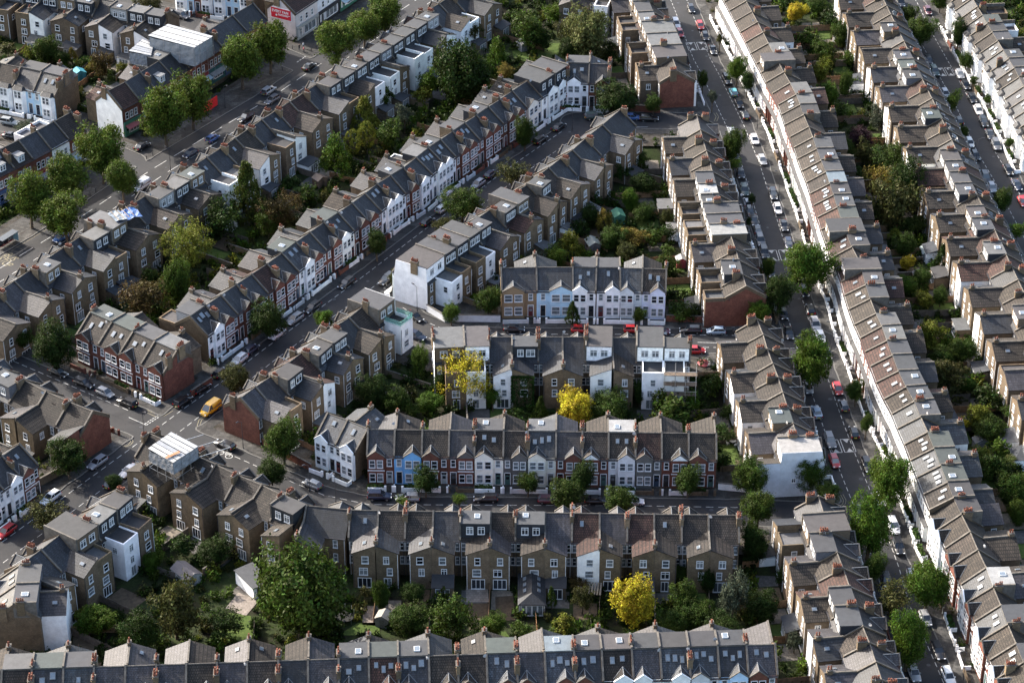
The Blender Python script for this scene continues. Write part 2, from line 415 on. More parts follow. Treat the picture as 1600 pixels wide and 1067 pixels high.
for i in range(n1 - 1):
    for j in range(n2 - 1):
        a = i * n2 + j; mb.f.append((a, a + n2, a + n2 + 1, a + 1)); mb.m.append(0)
struct(mb.obj('garden_ground', 'garden_ground'))
g = MB(); g.poly([(-4000, -1000, -2.6), (4000, -1000, -2.6), (4000, 6000, -2.6), (-4000, 6000, -2.6)])
struct(g.obj('ground', 'garden_ground'))

# ------------------------------------------------------------------ painted markings
ZM = -0.112
def along(pts, s):
    for a, b in zip(pts[:-1], pts[1:]):
        L = (b - a).length
        if s <= L: return a + (b - a) * (s / L), (b - a).normalized()
        s -= L
    return pts[-1], (pts[-1] - pts[-2]).normalized()
def plen(pts): return sum((b - a).length for a, b in zip(pts[:-1], pts[1:]))
mk = MB()
def stripe(p, t, length, width, m=0):
    n = Vector((-t.y, t.x, 0)); a = p - n * width / 2; b = p + n * width / 2
    mk.poly([(*v.xy, ZM) for v in (a, a + t * length, b + t * length, b)], m)
def dashes(pts, on, off, width=0.13, s0=0.0, s1=None, m=0):
    L = plen(pts); s = s0; s1 = L if s1 is None else min(s1, L)
    while s + on < s1:
        p, t = along(pts, s)
        if -170 < p.x < 180 and 325 < p.y < 690: stripe(p, t, on, width, m)
        s += on + off
def solid(pts, width=0.1, m=0, step=1.0): dashes(pts, step + 0.02, -0.02, width, m=m)
hs = ROADS['high_street'][0]
dashes(offs(hs, -3.0), 4.2, 2.6, 0.16); dashes(offs(hs, 0.9), 4.2, 2.6, 0.16); 
dashes(offs(K1, 0.55), 1.02, -0.02, 0.10, s1=55, m=1)
dashes(D2, 1.4, 0.9, 0.14); dashes(offs(D2, 4.4), 1.4, 0.9, 0.12)
dashes(D3a, 1.4, 0.9, 0.13, s1=plen(D3a) - 13); dashes(D3b, 1.4, 0.9, 0.13, s0=8)
rs = ROADS['right_street'][0]
dashes(offs(rs, -2.1), 1.3, 0.9, 0.13); dashes(offs(rs, 2.1), 1.3, 0.9, 0.13)
fs = ROADS['far_right_street'][0]
dashes(offs(fs, -2.1), 1.3, 0.9, 0.13); dashes(offs(fs, 2.1), 1.3, 0.9, 0.13)
cs = ROADS['centre_street'][0]
dashes(offs(cs, -2.4), 1.3, 0.9, 0.13, s0=6); dashes(offs(cs, 2.4), 1.3, 0.9, 0.13, s0=6)
# speed hump boxes
def hump(px, py, road, half):
    p = P(px, py); best = None
    for a, b in zip(road[:-1], road[1:]):
        t = (b - a); f = max(0, min(1, (p - a).dot(t) / t.length_squared)); q = a + t * f
        if best is None or (q - p).length < best[0]: best = ((q - p).length, q, t.normalized())
    _, q, t = best; n = Vector((-t.y, t.x, 0))
    for c in (-half / 2, half / 2):
        c0 = q + n * c
        for e in (-1, 1):
            stripe(c0 + n * e * (half / 2 - 0.25) - t * 2.2, t, 4.4, 0.14)
            stripe(c0 + t * e * 2.2 - n * (half / 2 - 0.25), n, half - 0.5, 0.16)
            tip = c0 + t * e * 0.9; b0 = c0 + t * e * 2.1
            mk.poly([(*v.xy, ZM) for v in ((b0 - n * 0.6, b0 + n * 0.6, tip) if e < 0 else (b0 + n * 0.6, b0 - n * 0.6, tip))])
hump(1087, 72, rs, 2.7); hump(1222, 398, rs, 2.7); hump(1325, 695, rs, 2.7); hump(1475, 112, fs, 2.0)
# corner lines and give-way bars
def pline(pts, width=0.14, m=0):
    q = W(pts)
    for a, b in zip(q[:-1], q[1:]): stripe(a, (b - a).normalized(), (b - a).length + 0.03, width, m)
for dx in (0, 4):
    pline([(193 + dx, 680), (202 + dx, 684), (204 + dx, 689), (200 + dx, 694), (192 + dx, 697)], 0.13, 1)
    pline([(230, 640 + dx), (243, 646 + dx), (256, 645 + dx), (270, 637 + dx)], 0.13, 1)
    pline([(319 + dx, 649), (311 + dx, 655), (308 + dx, 664), (310 + dx, 672)], 0.13, 1)
    pline([(1313 + dx, 771), (1318 + dx, 780), (1317 + dx, 786), (1312 + dx, 790)], 0.13, 1)
    pline([(1115 + dx, 176), (1119 + dx, 182), (1116 + dx, 189)], 0.13, 1)
    pline([(1220 + dx, 505), (1224 + dx, 513), (1217 + dx, 520)], 0.13, 1)
pline([(201, 651), (228, 663)], 0.16)
for k in range(6):
    pline([(226 + k * 4, 661.5 - k * 2.6), (228.5 + k * 4, 659.8 - k * 2.6)], 0.2); pline([(229 + k * 4, 663 - k * 2.6), (231.5 + k * 4, 661.3 - k * 2.6)], 0.2)
for k in range(7):
    pline([(464 + k * 4, 97 - k * 2.7), (466.5 + k * 4, 95.3 - k * 2.7)], 0.3)
pline([(1090, 534), (1122, 535)], 0.14); pline([(980, 198), (1012, 198)], 0.14)
for nm, (pts, hw) in ROADS.items():
    L_ = plen(pts); s_ = 6.0
    while s_ < L_:
        p_, t_ = along(pts, s_); q_ = p_ + Vector((-t_.y, t_.x, 0)) * R.uniform(-hw * .5, hw * .5); s_ += R.uniform(9, 22)
        r_ = R.choice([.32, .38, .45]); mk.poly([(q_.x + r_ * math.cos(k * .7854), q_.y + r_ * math.sin(k * .7854), ZM + .003) for k in range(8)], 2)
markings = struct(mk.obj('road_markings', ['road_white', 'road_yellow', 'dark_metal']))
def road_text(txt, px, py, px2, py2, size, mat='road_yellow'):
    c = bpy.data.curves.new('road_lettering', 'FONT'); c.body = txt; c.size = size; c.align_x = 'CENTER'; c.align_y = 'CENTER'
    c.materials.append(MAT[mat]); o = text_mesh('road_lettering', c)
    a, b = P(px, py), P(px2, py2); o.location = (*a.xy, ZM + 0.004); o.rotation_euler = (0, 0, math.atan2(b.y - a.y, b.x - a.x)); o.parent = markings
    o.scale = (1.0, 1.5, 1)
road_text('BUS', 17, 401, 25, 407, 2.0); road_text('STOP', 7, 409, 15, 415, 1.9)
# bicycle symbol on the carriageway near the junction
bs = MB(); bc = P(351, 709); ax = (P(363, 714.5) - bc).normalized(); ay = Vector((-ax.y, ax.x, 0))
def ring(c, r, w=0.14, n=18):
    for k in range(n):
        a0, a1 = 2 * math.pi * k / n, 2 * math.pi * (k + 1) / n
        bs.poly([(*(c + ax * q * math.cos(a) + ay * q * math.sin(a)).xy, ZM + 0.006) for q, a in ((r - w, a0), (r, a0), (r, a1), (r - w, a1))])
ring(bc - ax * 1.1, 0.75); ring(bc + ax * 1.1, 0.75)
def bline(a, b, w=0.12):
    t = (b - a).normalized(); n = Vector((-t.y, t.x, 0)) * w / 2
    bs.poly([(*v.xy, ZM + 0.010) for v in (a - n, b - n, b + n, a + n)])
bline(bc - ax * 1.1, bc - ax * 0.3 + ay * 0.9); bline(bc - ax * 0.3 + ay * 0.9, bc + ax * 0.9 + ay * 0.9); bline(bc + ax * 1.1, bc + ax * 0.8 + ay * 1.2); bline(bc - ax * 0.3 + ay * 0.9, bc + ax * 0.1); bline(bc + ax * 0.1, bc + ax * 0.9 + ay * 0.9)
bs.obj('bicycle_symbol', 'road_white', markings)
# ------------------------------------------------------------------ foliage shapes
def leaf_quads(points, normals, size, rr, flat=0.5):
    """many small leaf-shaped faces at the given points"""
    n = len(points); points = np.asarray(points, float); normals = np.asarray(normals, float)
    rn = rr.normal(size=(n, 3)); nn = normals * (1 - flat) + rn * flat; nn /= np.linalg.norm(nn, axis=1)[:, None] + 1e-9
    t = np.cross(nn, rr.normal(size=(n, 3))); t /= np.linalg.norm(t, axis=1)[:, None] + 1e-9
    b = np.cross(nn, t); s = size * rr.uniform(.6, 1.35, size=(n, 1))
    v = np.stack([points - t * s, points + b * s * .55, points + t * s, points - b * s * .55], 1).reshape(-1, 3)
    return v
def mesh_quads(name, v, mats=('leaf',)):
    n = len(v) // 4; me = bpy.data.meshes.new(name)
    me.vertices.add(len(v)); me.vertices.foreach_set('co', v.astype(np.float32).ravel())
    me.loops.add(len(v)); me.loops.foreach_set('vertex_index', np.arange(len(v), dtype=np.int32))
    me.polygons.add(n); me.polygons.foreach_set('loop_start', np.arange(0, len(v), 4, dtype=np.int32)); me.polygons.foreach_set('loop_total', np.full(n, 4, dtype=np.int32))
    for m in mats: me.materials.append(MAT[m])
    me.update(calc_edges=True); return me
_NP = np.random.default_rng(5)
def leaf_block(lx, ly, lz, n, size):
    p = _NP.uniform(-.5, .5, size=(n, 3)); k = _NP.integers(0, 3, n); sgn = np.sign(p[np.arange(n), k]); p[np.arange(n), k] = sgn * .5
    nr = np.zeros((n, 3)); nr[np.arange(n), k] = sgn
    p = p * np.array([lx, ly, lz]) + _NP.normal(scale=size * .45, size=(n, 3)); p[:, 2] += lz / 2
    return mesh_quads('hedge', leaf_quads(p, nr, size, _NP, .45))
def crown_mesh(kind, seed):
    """unit crown: about 1 wide and 1 high, centred on the origin"""
    rr = np.random.default_rng(seed)
    if kind == 'round': nc, per, cs, ls = 260, 56, .085, .027; sh = 1.0
    elif kind == 'dense': nc, per, cs, ls = 290, 56, .075, .022; sh = 1.0
    elif kind == 'loose': nc, per, cs, ls = 75, 50, .11, .032; sh = .8
    elif kind == 'sparse': nc, per, cs, ls = 190, 42, .07, .018; sh = .9
    elif kind == 'cone': nc, per, cs, ls = 130, 50, .075, .028; sh = 1.0
    elif kind == 'bush': nc, per, cs, ls = 34, 34, .16, .06; sh = 1.0
    elif kind == 'shrub': nc, per, cs, ls = 20, 9, .17, .115; sh = 1.0
    elif kind == 'topiary': nc, per, cs, ls = 200, 30, .05, .025; sh = 1.0
    elif kind == 'weep': nc, per, cs, ls = 90, 50, .08, .03; sh = .9
    P_, N_ = [], []
    lobes = [(rr.normal(size=3) * (.10 if kind in ('round', 'dense') else .17)) for _ in range(9)]
    lobes = [(l if np.linalg.norm(l) < .3 else l * .3 / np.linalg.norm(l)) for l in lobes]
    for _ in range(nc):
        d = rr.normal(size=3); d /= np.linalg.norm(d)
        if kind == 'cone':
            z = rr.uniform(0, 1) ** 1.3; r = (1 - z) * .46 + .03; a = rr.uniform(0, 2 * math.pi); c = np.array([r * math.cos(a), r * math.sin(a), z - .5]); d = np.array([math.cos(a), math.sin(a), .4])
        elif kind == 'topiary': c = d * np.array([.45, .45, .48])
        elif kind in ('round', 'dense', 'bush', 'shrub'):
            l = lobes[rr.integers(len(lobes))]; rad_ = rr.uniform(.72, 1.0); c = l + d * np.array([.31, .31, .27]) * rad_
            if c[2] < -.34: c[2] = -.34 + rr.uniform(-.03, .05)
        else:
            l = lobes[rr.integers(len(lobes))]; c = l + d * np.array([.34, .34, .30]) * rr.uniform(.35, 1.0)
            if kind == 'weep': c[2] -= .25 * (c[0] ** 2 + c[1] ** 2) / .16
        q = rr.normal(size=(per, 3)) * cs * .55 + c
        if kind == 'weep': q[:, 2] += rr.normal(size=per) * .07
        nn = q - c; nn /= np.linalg.norm(nn, axis=1)[:, None] + 1e-6
        P_.append(q); N_.append(nn * .6 + d * .7 + np.array([0, 0, .25]))
    P_ = np.concatenate(P_); N_ = np.concatenate(N_); N_ /= np.linalg.norm(N_, axis=1)[:, None]
    lo, hi = np.percentile(P_, .4, axis=0), np.percentile(P_, 99.6, axis=0); P_ = (P_ - (lo + hi) / 2) / (hi - lo)
    return mesh_quads('crown_' + kind, leaf_quads(P_, N_, ls, rr, .45))
def trunk_mesh(seed, conifer=False):
    """unit trunk: base at 0, reaching 1 with limbs spreading into the crown"""
    rr = random.Random(seed); mb = MB()
    top = Vector((rr.uniform(-.03, .03), rr.uniform(-.03, .03), .55)); mb.bar((0, 0, -.04), top, .042, 7, 0, .026)
    if conifer: mb.bar(top, (0, 0, .95), .024, 5, 0, .006); return mb.mesh('trunk', ['bark'])
    for k in range(6):
        a = k * 1.05 + rr.uniform(-.3, .3); r = rr.uniform(.14, .26); m = top + Vector((r * .5 * math.cos(a), r * .5 * math.sin(a), .12)); e = top + Vector((r * math.cos(a), r * math.sin(a), rr.uniform(.24, .38)))
        mb.bar(top - Vector((0, 0, .06)), m, .018, 5, 0, .012); mb.bar(m, e, .012, 4, 0, .005)
        f = m + Vector((r * .6 * math.cos(a + .7), r * .6 * math.sin(a + .7), .16)); mb.bar(m, f, .009, 4, 0, .004)
    return mb.mesh('trunk', ['bark'])
# ------------------------------------------------------------------ terraced houses
HE, HR, DF_, DR = 6.2, 9.4, 4.2, 4.2          # eaves, ridge, depth in front of and behind the ridge
SL = (HR - HE) / DF_
C = dict(
    tile=(0.028, 0.0225, 0.0185), tileL=(0.034, 0.0265, 0.0205), slate=(0.0175, 0.0195, 0.024), purple=(0.030, 0.028, 0.032), redtile=(0.048, 0.0225, 0.017),
    grey=(0.026, 0.030, 0.036), brick=(0.128, 0.094, 0.060), stock=(0.100, 0.075, 0.050), red=(0.125, 0.049, 0.034), white=(0.84, 0.84, 0.83),
    cream=(0.74, 0.70, 0.61), blue=(0.18, 0.40, 0.68), lblue=(0.44, 0.60, 0.73), tan=(0.24, 0.165, 0.095), lgrey=(0.58, 0.59, 0.61), dgrey=(0.11, 0.105, 0.10),
    clad=(0.018, 0.021, 0.026), pink=(0.62, 0.54, 0.50), lilac=(0.66, 0.66, 0.76), ltan=(0.32, 0.27, 0.20))
ROOF = {'t': ('roof_tile', 'tile', 'brown tiled'), 'T': ('roof_tile', 'tileL', 'pale brown tiled'), 's': ('roof_slate', 'slate', 'dark slate'), 'p': ('roof_slate', 'purple', 'speckled slate'),
        'r': ('roof_tile', 'redtile', 'red tiled'), 'g': ('roof_slate', 'grey', 'smooth grey')}
FRONT = {'R': ('brick', 'red', 'red-brick'), 'W': ('painted_render', 'white', 'white-painted'), 'B': ('painted_render', 'blue', 'sky-blue'), 'C': ('painted_render', 'cream', 'cream'),
         'G': ('painted_render', 'dgrey', 'grey'), 'K': ('brick', 'stock', 'yellow-brick'), 'L': ('painted_render', 'lblue', 'pale-blue'), 'N': ('painted_render', 'tan', 'tan'),
         'Y': ('painted_render', 'lgrey', 'pale-grey'), 'M': ('brick', 'red', 'red-brick white-gabled'), 'I': ('painted_render', 'lilac', 'pale-lilac'), 'P': ('painted_render', 'pink', 'pinkish')}
FELT = {'d': (0.034, 0.036, 0.040), 'D': (0.075, 0.076, 0.078), 'b': (0.028, 0.028, 0.030), 'o': (0.036, 0.044, 0.042), 'l': (0.11, 0.14, 0.165), 'w': (0.19, 0.19, 0.19), 'm': (0.043, 0.040, 0.041)}
FELTN = {'d': 'grey', 'D': 'pale', 'b': 'dark', 'o': 'greenish', 'l': 'bluish', 'w': 'white', 'm': 'mauve'}
FOOT = []          # oriented footprints, so that planting keeps out of the houses
def vary(c, a=0.10):
    k = 1 + R.uniform(-a, a); return (c[0] * k * (1 + R.uniform(-.03, .03)), c[1] * k, c[2] * k * (1 + R.uniform(-.04, .04)), 1)

def win_mesh(wd, ht, kind, pane='glass'):
    mb = MB(); f = 0.085; d = 0.07
    mb.box(-wd / 2, wd / 2, -0.02, 0.02, 0, ht, 1)
    mb.box(-wd / 2 - f, -wd / 2 + f * .4, 0.0, d, -0.02, ht + f, 0); mb.box(wd / 2 - f * .4, wd / 2 + f, 0.0, d, -0.02, ht + f, 0)
    mb.box(-wd / 2, wd / 2, 0.0, d, ht - f * .4, ht + f, 0); mb.box(-wd / 2 - f * 1.4, wd / 2 + f * 1.4, 0.0, d + 0.08, -0.14, 0.03, 0)
    if kind == 'sash':
        mb.box(-wd / 2, wd / 2, 0.0, d * .8, ht * .48, ht * .54, 0)
    elif kind == 'case':
        mb.box(-0.05, 0.05, 0.0, d * .9, 0, ht, 0); mb.box(-wd / 2, wd / 2, 0.0, d * .8, ht * .70, ht * .77, 0)
    elif kind == 'doors':
        for x in (-wd / 6, wd / 6) if wd > 1.8 else (0,): mb.box(x - 0.05, x + 0.05, 0.0, d * .9, 0, ht, 0)
    return mb.mesh('window', ['white_trim', pane])
def put_window(par, x, y, z, face, wd=1.0, ht=1.55, kind='sash', name='window'):
    """face: direction the window looks in the house frame: 0 front(+Y) 1 left(-X) 2 rear(-Y) 3 right(+X)"""
    wd = round(wd, 1); pane = 'glass_pale' if R.random() < .5 else 'glass'
    me = shared(('win', wd, ht, kind, pane), lambda: win_mesh(wd, ht, kind, pane))
    o = mkobj(name, me, par, None, (x, y, z)); o.rotation_euler = (0, 0, (0, math.pi / 2, math.pi, -math.pi / 2)[face]); return o
def door_mesh():
    mb = MB(); mb.box(-0.5, 0.5, -0.02, 0.04, 0, 2.1, 0); mb.box(-0.62, -0.5, 0, 0.09, 0, 2.75, 1); mb.box(0.5, 0.62, 0, 0.09, 0, 2.75, 1)
    mb.box(-0.62, 0.62, 0, 0.09, 2.62, 2.75, 1); mb.box(-0.5, 0.5, -0.02, 0.03, 2.1, 2.62, 2); mb.box(-0.3, 0.3, 0.04, 0.06, 1.2, 1.8, 2)
    return mb.mesh('door', ['trim_paint', 'white_trim', 'glass'])
def party_mesh(df, dr, he, hr, th):
    mb = MB(); up = 0.34; x0, x1 = -th / 2, th / 2
    def seg(y0, z0, y1, z1):
        b = [(x0, y0, z0 - .5), (x1, y0, z0 - .5), (x1, y1, z1 - .5), (x0, y1, z1 - .5)]
        t = [(x0, y0, z0 + up), (x1, y0, z0 + up), (x1, y1, z1 + up), (x0, y1, z1 + up)]
        if y1 < y0: b.reverse(); t.reverse()
        mb.hexa(b, t, 0, 1)
    seg(0, hr, df + .1, he - .05); seg(0, hr + .001, -dr - .1, he - .05)
    return mb.mesh('party_wall', ['brick', 'coping'])
def chimney_mesh(wd, dp, ht):
    mb = MB(); mb.box(-wd / 2, wd / 2, -dp / 2, dp / 2, -1.6, ht, 0)
    mb.box(-wd / 2 - .08, wd / 2 + .08, -dp / 2 - .08, dp / 2 + .08, ht - .38, ht - .22, 0); mb.box(-wd / 2 - .1, wd / 2 + .1, -dp / 2 - .1, dp / 2 + .1, ht, ht + .12, 1)
    return mb.mesh('chimney', ['brick', 'coping'])
def pots_mesh(wd, dp, n, seed):
    rr = random.Random(seed); mb = MB(); rows = 2 if wd > 0.8 else 1
    for r_ in range(rows):
        x = (r_ - (rows - 1) / 2) * wd * 0.5
        for k in range(n):
            y = -dp / 2 + dp * (k + .5) / n; h = rr.uniform(.5, .85); q = 0.16
            mb.cyl(x, y, 0.1, h, q, q * .78, 7); mb.cyl(x, y, h - .1, h, q * .98, q * .95, 7)
    return mb.mesh('chimney_pots', ['pot'])
def chimney(par, x, y, z, big=True, seed=0):
    wd, dp, ht, n = (0.85, 1.6, 1.35, 4) if big else (0.7, .9, .9, 2)
    if R.random() < .4: wd, dp, n = (0.62, 1.35, 4) if big else (0.55, .8, 2)
    o = mkobj('chimney', shared(('ch', wd, dp, ht), lambda: chimney_mesh(wd, dp, ht)), par, vary(C['brick'], .3), (x, y, z))
    mkobj('chimney_pots', shared(('pots', wd, dp, n, seed % 4), lambda: pots_mesh(wd, dp, n, seed % 4)), o, None, (0, 0, ht))
def skylight_mesh(wd, ln):
    mb = MB(); mb.box(-wd / 2, wd / 2, -ln / 2, ln / 2, -0.05, 0.09, 0); mb.box(-wd / 2 + .09, wd / 2 - .09, -ln / 2 + .09, ln / 2 - .09, 0.05, 0.105, 1)
    return mb.mesh('skylight', ['lead', 'skylight_glass'])
def skylight(par, x, y, front=True, wd=0.8, ln=1.2, he=HE, hr=HR, d=DF_):
    s = (hr - he) / d; z = hr - abs(y) * s + .12
    o = mkobj('skylight', shared(('sky', wd, ln), lambda: skylight_mesh(wd, ln)), par, None, (x, y, z))
    a = math.atan(s); o.rotation_euler = (-a if front else a, 0, 0)
def flat_skylight(par, x, y, z):
    def f():
        mb = MB(); mb.box(-.5, .5, -.6, .6, 0, .22, 0); mb.box(-.42, .42, -.52, .52, .2, .245, 1); return mb.mesh('skylight', ['white_trim', 'skylight_glass'])
    mkobj('skylight', shared('flatsky', f), par, None, (x, y, z))
def dish(par, x, y, z, rz):
    def f():
        mb = MB(); n = 10
        ring = [(.33 * math.cos(2 * math.pi * k / n), .06, .33 * math.sin(2 * math.pi * k / n)) for k in range(n)]
        for k in range(n): mb.poly([(0, 0, 0), ring[k], ring[(k + 1) % n]])
        mb.bar((0, 0, 0), (0, .35, -.1), .02, 4); mb.bar((0, 0, 0), (0, -.15, -.25), .03, 4); return mb.mesh('satellite_dish', ['trim_paint'])
    mkobj('satellite_dish', shared('dish', f), par, (.35, .35, .36, 1), (x, y, z), rz)

def build_house(A, B, spec, row):
    """one terraced house between party points A and B (ridge foot), its front to the left of A->B"""
    roof, fr, outr, dorm, nsk = spec['roof'], spec['front'], spec['out'], spec['dorm'], spec['sky']
    he, hr = row.get('he', HE), row.get('hr', HR); df, dr = row.get('df', DF_), row.get('dr', DR); sl = (hr - he) / df
    do = row.get('do', 4.2); w = (B - A).length; u = (B - A) / w; rz = math.atan2(u.y, u.x)
    h = empty('terraced_house' if not row.get('shop') else 'shop_building', (A.x, A.y, 0), rz)
    FOOT.append((A.x, A.y, rz, w, df + 0.8, dr + (do if outr != '0' else 0)))
    vis_front, vis_rear = row.get('vf', True), row.get('vr', False)
    ctr = spec['ctr']            # which side the pair centre lies on: 0 at A, 1 at B
    fm, fc, _ = FRONT[fr]; fcol = vary(C[fc], .06)
    bk = vary(C[row.get('brick', 'brick')], .18)
    g = 0.01
    full = dorm == 'x'
    # body
    mb = MB(); prof = [(-dr, -2.4), (df, -2.4), (df, he), (0, hr - .12), (-dr, he)]
    a = [(g, y, z) for y, z in prof]; b = [(w - g, y, z) for y, z in prof]; n = len(prof)
    mb.poly(list(reversed(a)), 1); mb.poly(b, 2)
    for k in range(n):
        j = (k + 1) % n; mb.poly([a[k], a[j], b[j], b[k]], 0)
    mats = ['brick', 'brick', 'brick']
    wl_ = mb.obj('wall', ['brick'], h, bk)
    for side, x, s in (('flankA', 0, -1), ('flankB', w, 1)):
        if spec.get(side):
            m_, c_ = spec[side]; fb = MB(); prof_ = prof
            if full: prof_ = [(-dr, -2.4), (df, -2.4), (df, he), (df - .6, hr + .55), (-dr + .2, hr + .55), (-dr, he)]
            X0, X1 = (x - .06, x + .0) if s < 0 else (x, x + .06)
            q0 = [(X0, y, z) for y, z in prof_]; q1 = [(X1, y, z) for y, z in prof_]
            fb.poly(list(reversed(q0))); fb.poly(q1)
            for k in range(len(prof_)):
                j = (k + 1) % len(prof_); fb.poly([q0[k], q0[j], q1[j], q1[k]])
            fb.obj('flank_wall', m_, h, vary(c_, .05))
    # front skin
    mb = MB(); mb.box(g, w - g, df, df + .06, -.3, he + (.0 if not row.get('parapet') else .7)); mb.obj('front_wall', fm, h, fcol)
    # roof
    rm, rc, _ = ROOF[roof]; rcol = vary(C[rc], .34); ov = 0.22; th = .12
    mb = MB(); x0, x1 = .0, w
    ff = [(x0, 0, hr + .02), (x0, df + ov, he - ov * sl + .02), (x1, df + ov, he - ov * sl + .02), (x1, 0, hr + .02)]
    mb.slab(list(reversed(ff)), th)
    rr_ = [(x0, -dr - ov, he - ov * sl + .02), (x0, 0, hr + .02), (x1, 0, hr + .02), (x1, -dr - ov, he - ov * sl + .02)]
    mb.slab(list(reversed(rr_)), th)
    ro = mb.obj('roof', rm, h, rcol)
    mb = MB(); mb.bar((x0, 0, hr + .04), (x1, 0, hr + .04), .11, 6); mb.obj('ridge', 'coping', ro)
    mb = MB(); mb.box(x0, x1, df + ov, df + ov + .12, he - .28, he - .14)
    mb.obj('gutter', 'dark_metal', h)
    if vis_rear:
        mb = MB(); mb.box(x0, x1, -dr - ov - .12, -dr - ov, he - .28, he - .14); mb.obj('gutter', 'dark_metal', h)
    # party wall at A, and at B on the last house
    pm = shared(('party', df, dr, he, hr), lambda: party_mesh(df, dr, he, hr, .34))
    pcol = vary(C['stock'], .25)
    if spec.get('pA', True) and not (full and spec.get('flankA')): mkobj('party_wall', pm, h, pcol, (0, 0, 0))
    if spec.get('last') and not (full and spec.get('flankB')): mkobj('party_wall', pm, h, pcol, (w, 0, 0))
    if spec.get('chA'):
        s_ = R.randrange(9)
        up_ = .9 if full else 0
        if R.random() < .9: chimney(h, 0, -1.1 + R.uniform(-.4, .2), hr - .7 + up_ + R.uniform(-.35, .15), True, s_)
        if row.get('twin', True) and R.random() < .75: chimney(h, 0, 2.0 + R.uniform(-.2, .4), hr - 1.5 + up_ + R.uniform(-.4, .2), True, s_ + 1)
    if spec.get('chB'): chimney(h, w, -1.1, hr - .7, True, R.randrange(9))
    # front treatment
    style = row.get('style', 'G')
    bw = w * .62; bx0 = (w - bw - .12) if ctr == 0 else .12; bx1 = bx0 + bw; bc = (bx0 + bx1) / 2; dx = (bx0 / 2) if ctr == 0 else (w + bx1) / 2
    if style == 'G':
        gr = 1.25; bp = .55; yb = df + bp; ez = he + .15
        mb = MB(); pr = [(bx0, -.3), (bx1, -.3), (bx1, ez), (bc, ez + gr), (bx0, ez)]
        f0 = [(x, df + .02, z) for x, z in pr]; f1 = [(x, yb, z) for x, z in pr]
        mb.poly(f0); mb.poly(list(reversed(f1)))
        for k in range(5): mb.poly([f0[k], f1[k], f1[(k + 1) % 5], f0[(k + 1) % 5]])
        bay = mb.obj('bay', fm, h, fcol)
        if fr == 'M' or spec.get('gable'):
            gm = MB(); gm.hexa([(bx0 + .1, yb, ez + .02), (bx1 - .1, yb, ez + .02), (bc, yb, ez + gr - .1)], [(bx0 + .1, yb + .04, ez + .02), (bx1 - .1, yb + .04, ez + .02), (bc, yb + .04, ez + gr - .1)])
            gm.obj('gable', 'painted_render', bay, C[spec.get('gable') or 'white'])
        ym = df - (ez + gr - he) / sl; o2 = .06; A_ = (bc, yb, ez + gr + .06); Bk = (bc, ym - .1, ez + gr + .06)
        mb = MB()
        mb.slab([(bx0 - o2, yb, ez + .03), (bc, yb, ez + gr + .06), Bk, (bx0 - o2, df - .25, ez + .03)][::1], .1)
        mb.slab([(bc, yb, ez + gr + .06), (bx1 + o2, yb, ez + .03), (bx1 + o2, df - .25, ez + .03), Bk], .1)
        br_ = mb.obj('bay_roof', rm, h, rcol)
        mb = MB(); cp = .17
        for p, q in (((bx0 - .12, ez), (bc, ez + gr + .05)), ((bc, ez + gr + .05), (bx1 + .12, ez))):
            mb.hexa([(p[0], yb - .12, p[1] - .02), (q[0], yb - .12, q[1] - .02), (q[0], yb + .10, q[1] - .02), (p[0], yb + .10, p[1] - .02)],
                    [(p[0], yb - .12, p[1] + cp), (q[0], yb - .12, q[1] + cp), (q[0], yb + .10, q[1] + cp), (p[0], yb + .10, p[1] + cp)])
        if vis_front and fc == 'white': mb.obj('coping', 'painted_render', bay, C['white'])
        else: mb.obj('coping', 'coping', bay)
        mb = MB(); mb.bar((bc, ym, ez + gr + .08), (bc, yb - .05, ez + gr + .08), .09, 5)
        mb.bar((bx0 - .1, df - .2, ez + .08), (bc, ym, ez + gr + .1), .07, 4); mb.bar((bx1 + .1, df - .2, ez + .08), (bc, ym, ez + gr + .1), .07, 4)
        mb.obj('flashing', 'lead', br_)
        if vis_front:
            for zz, hh in ((4.0, 1.6), (.85, 1.75)):
                for xx in (bc - bw * .23, bc + bw * .23): put_window(h, xx, yb, zz, 0, bw * .33, hh)
            if fr in 'RM':
                mb = MB(); mb.box(bx0 - .02, bx1 + .02, yb, yb + .06, 3.2, 3.42); mb.obj('string_course', 'white_trim', bay)
            put_window(h, dx, df + .06, 4.1, 0, .75, 1.5)
            mkobj('door', shared('door', door_mesh), h, R.choice([(.03, .05, .08), (.02, .02, .02), (.02, .02, .02), (.10, .02, .02), (.05, .10, .09), (.30, .33, .33)]), (dx, df + .06, .15))
    elif style == 'P':
        # ground-floor bays under one long pent roof
        mb = MB(); d = .7; mb.slab([(0, df + .04, 3.7), (w, df + .04, 3.7), (w, df + d + .15, 3.3), (0, df + d + .15, 3.3)][::-1], .12)
        mb.obj('pent_roof', 'roof_slate', h, vary((.028, .028, .032), .1))
        mb = MB(); mb.hexa([(bx0, df, -.3), (bx1, df, -.3), (bx1 - .35, df + d, -.3), (bx0 + .35, df + d, -.3)], [(bx0, df, 3.3), (bx1, df, 3.3), (bx1 - .35, df + d, 3.3), (bx0 + .35, df + d, 3.3)])
        mb.obj('bay', fm, h, fcol)
        if vis_front:
            for xx in (bc - .7, bc + .7): put_window(h, xx, df + .06, 4.25, 0, .95, 1.55)
            put_window(h, dx, df + .06, 4.25, 0, .8, 1.55)
            for xx in (bc - .62, bc + .62): put_window(h, xx, df + d, .85, 0, .95, 1.8)
            mkobj('door', shared('door', door_mesh), h, R.choice([(.03, .05, .08), (.02, .02, .02), (.2, .03, .03)]), (dx, df + .06, .15))
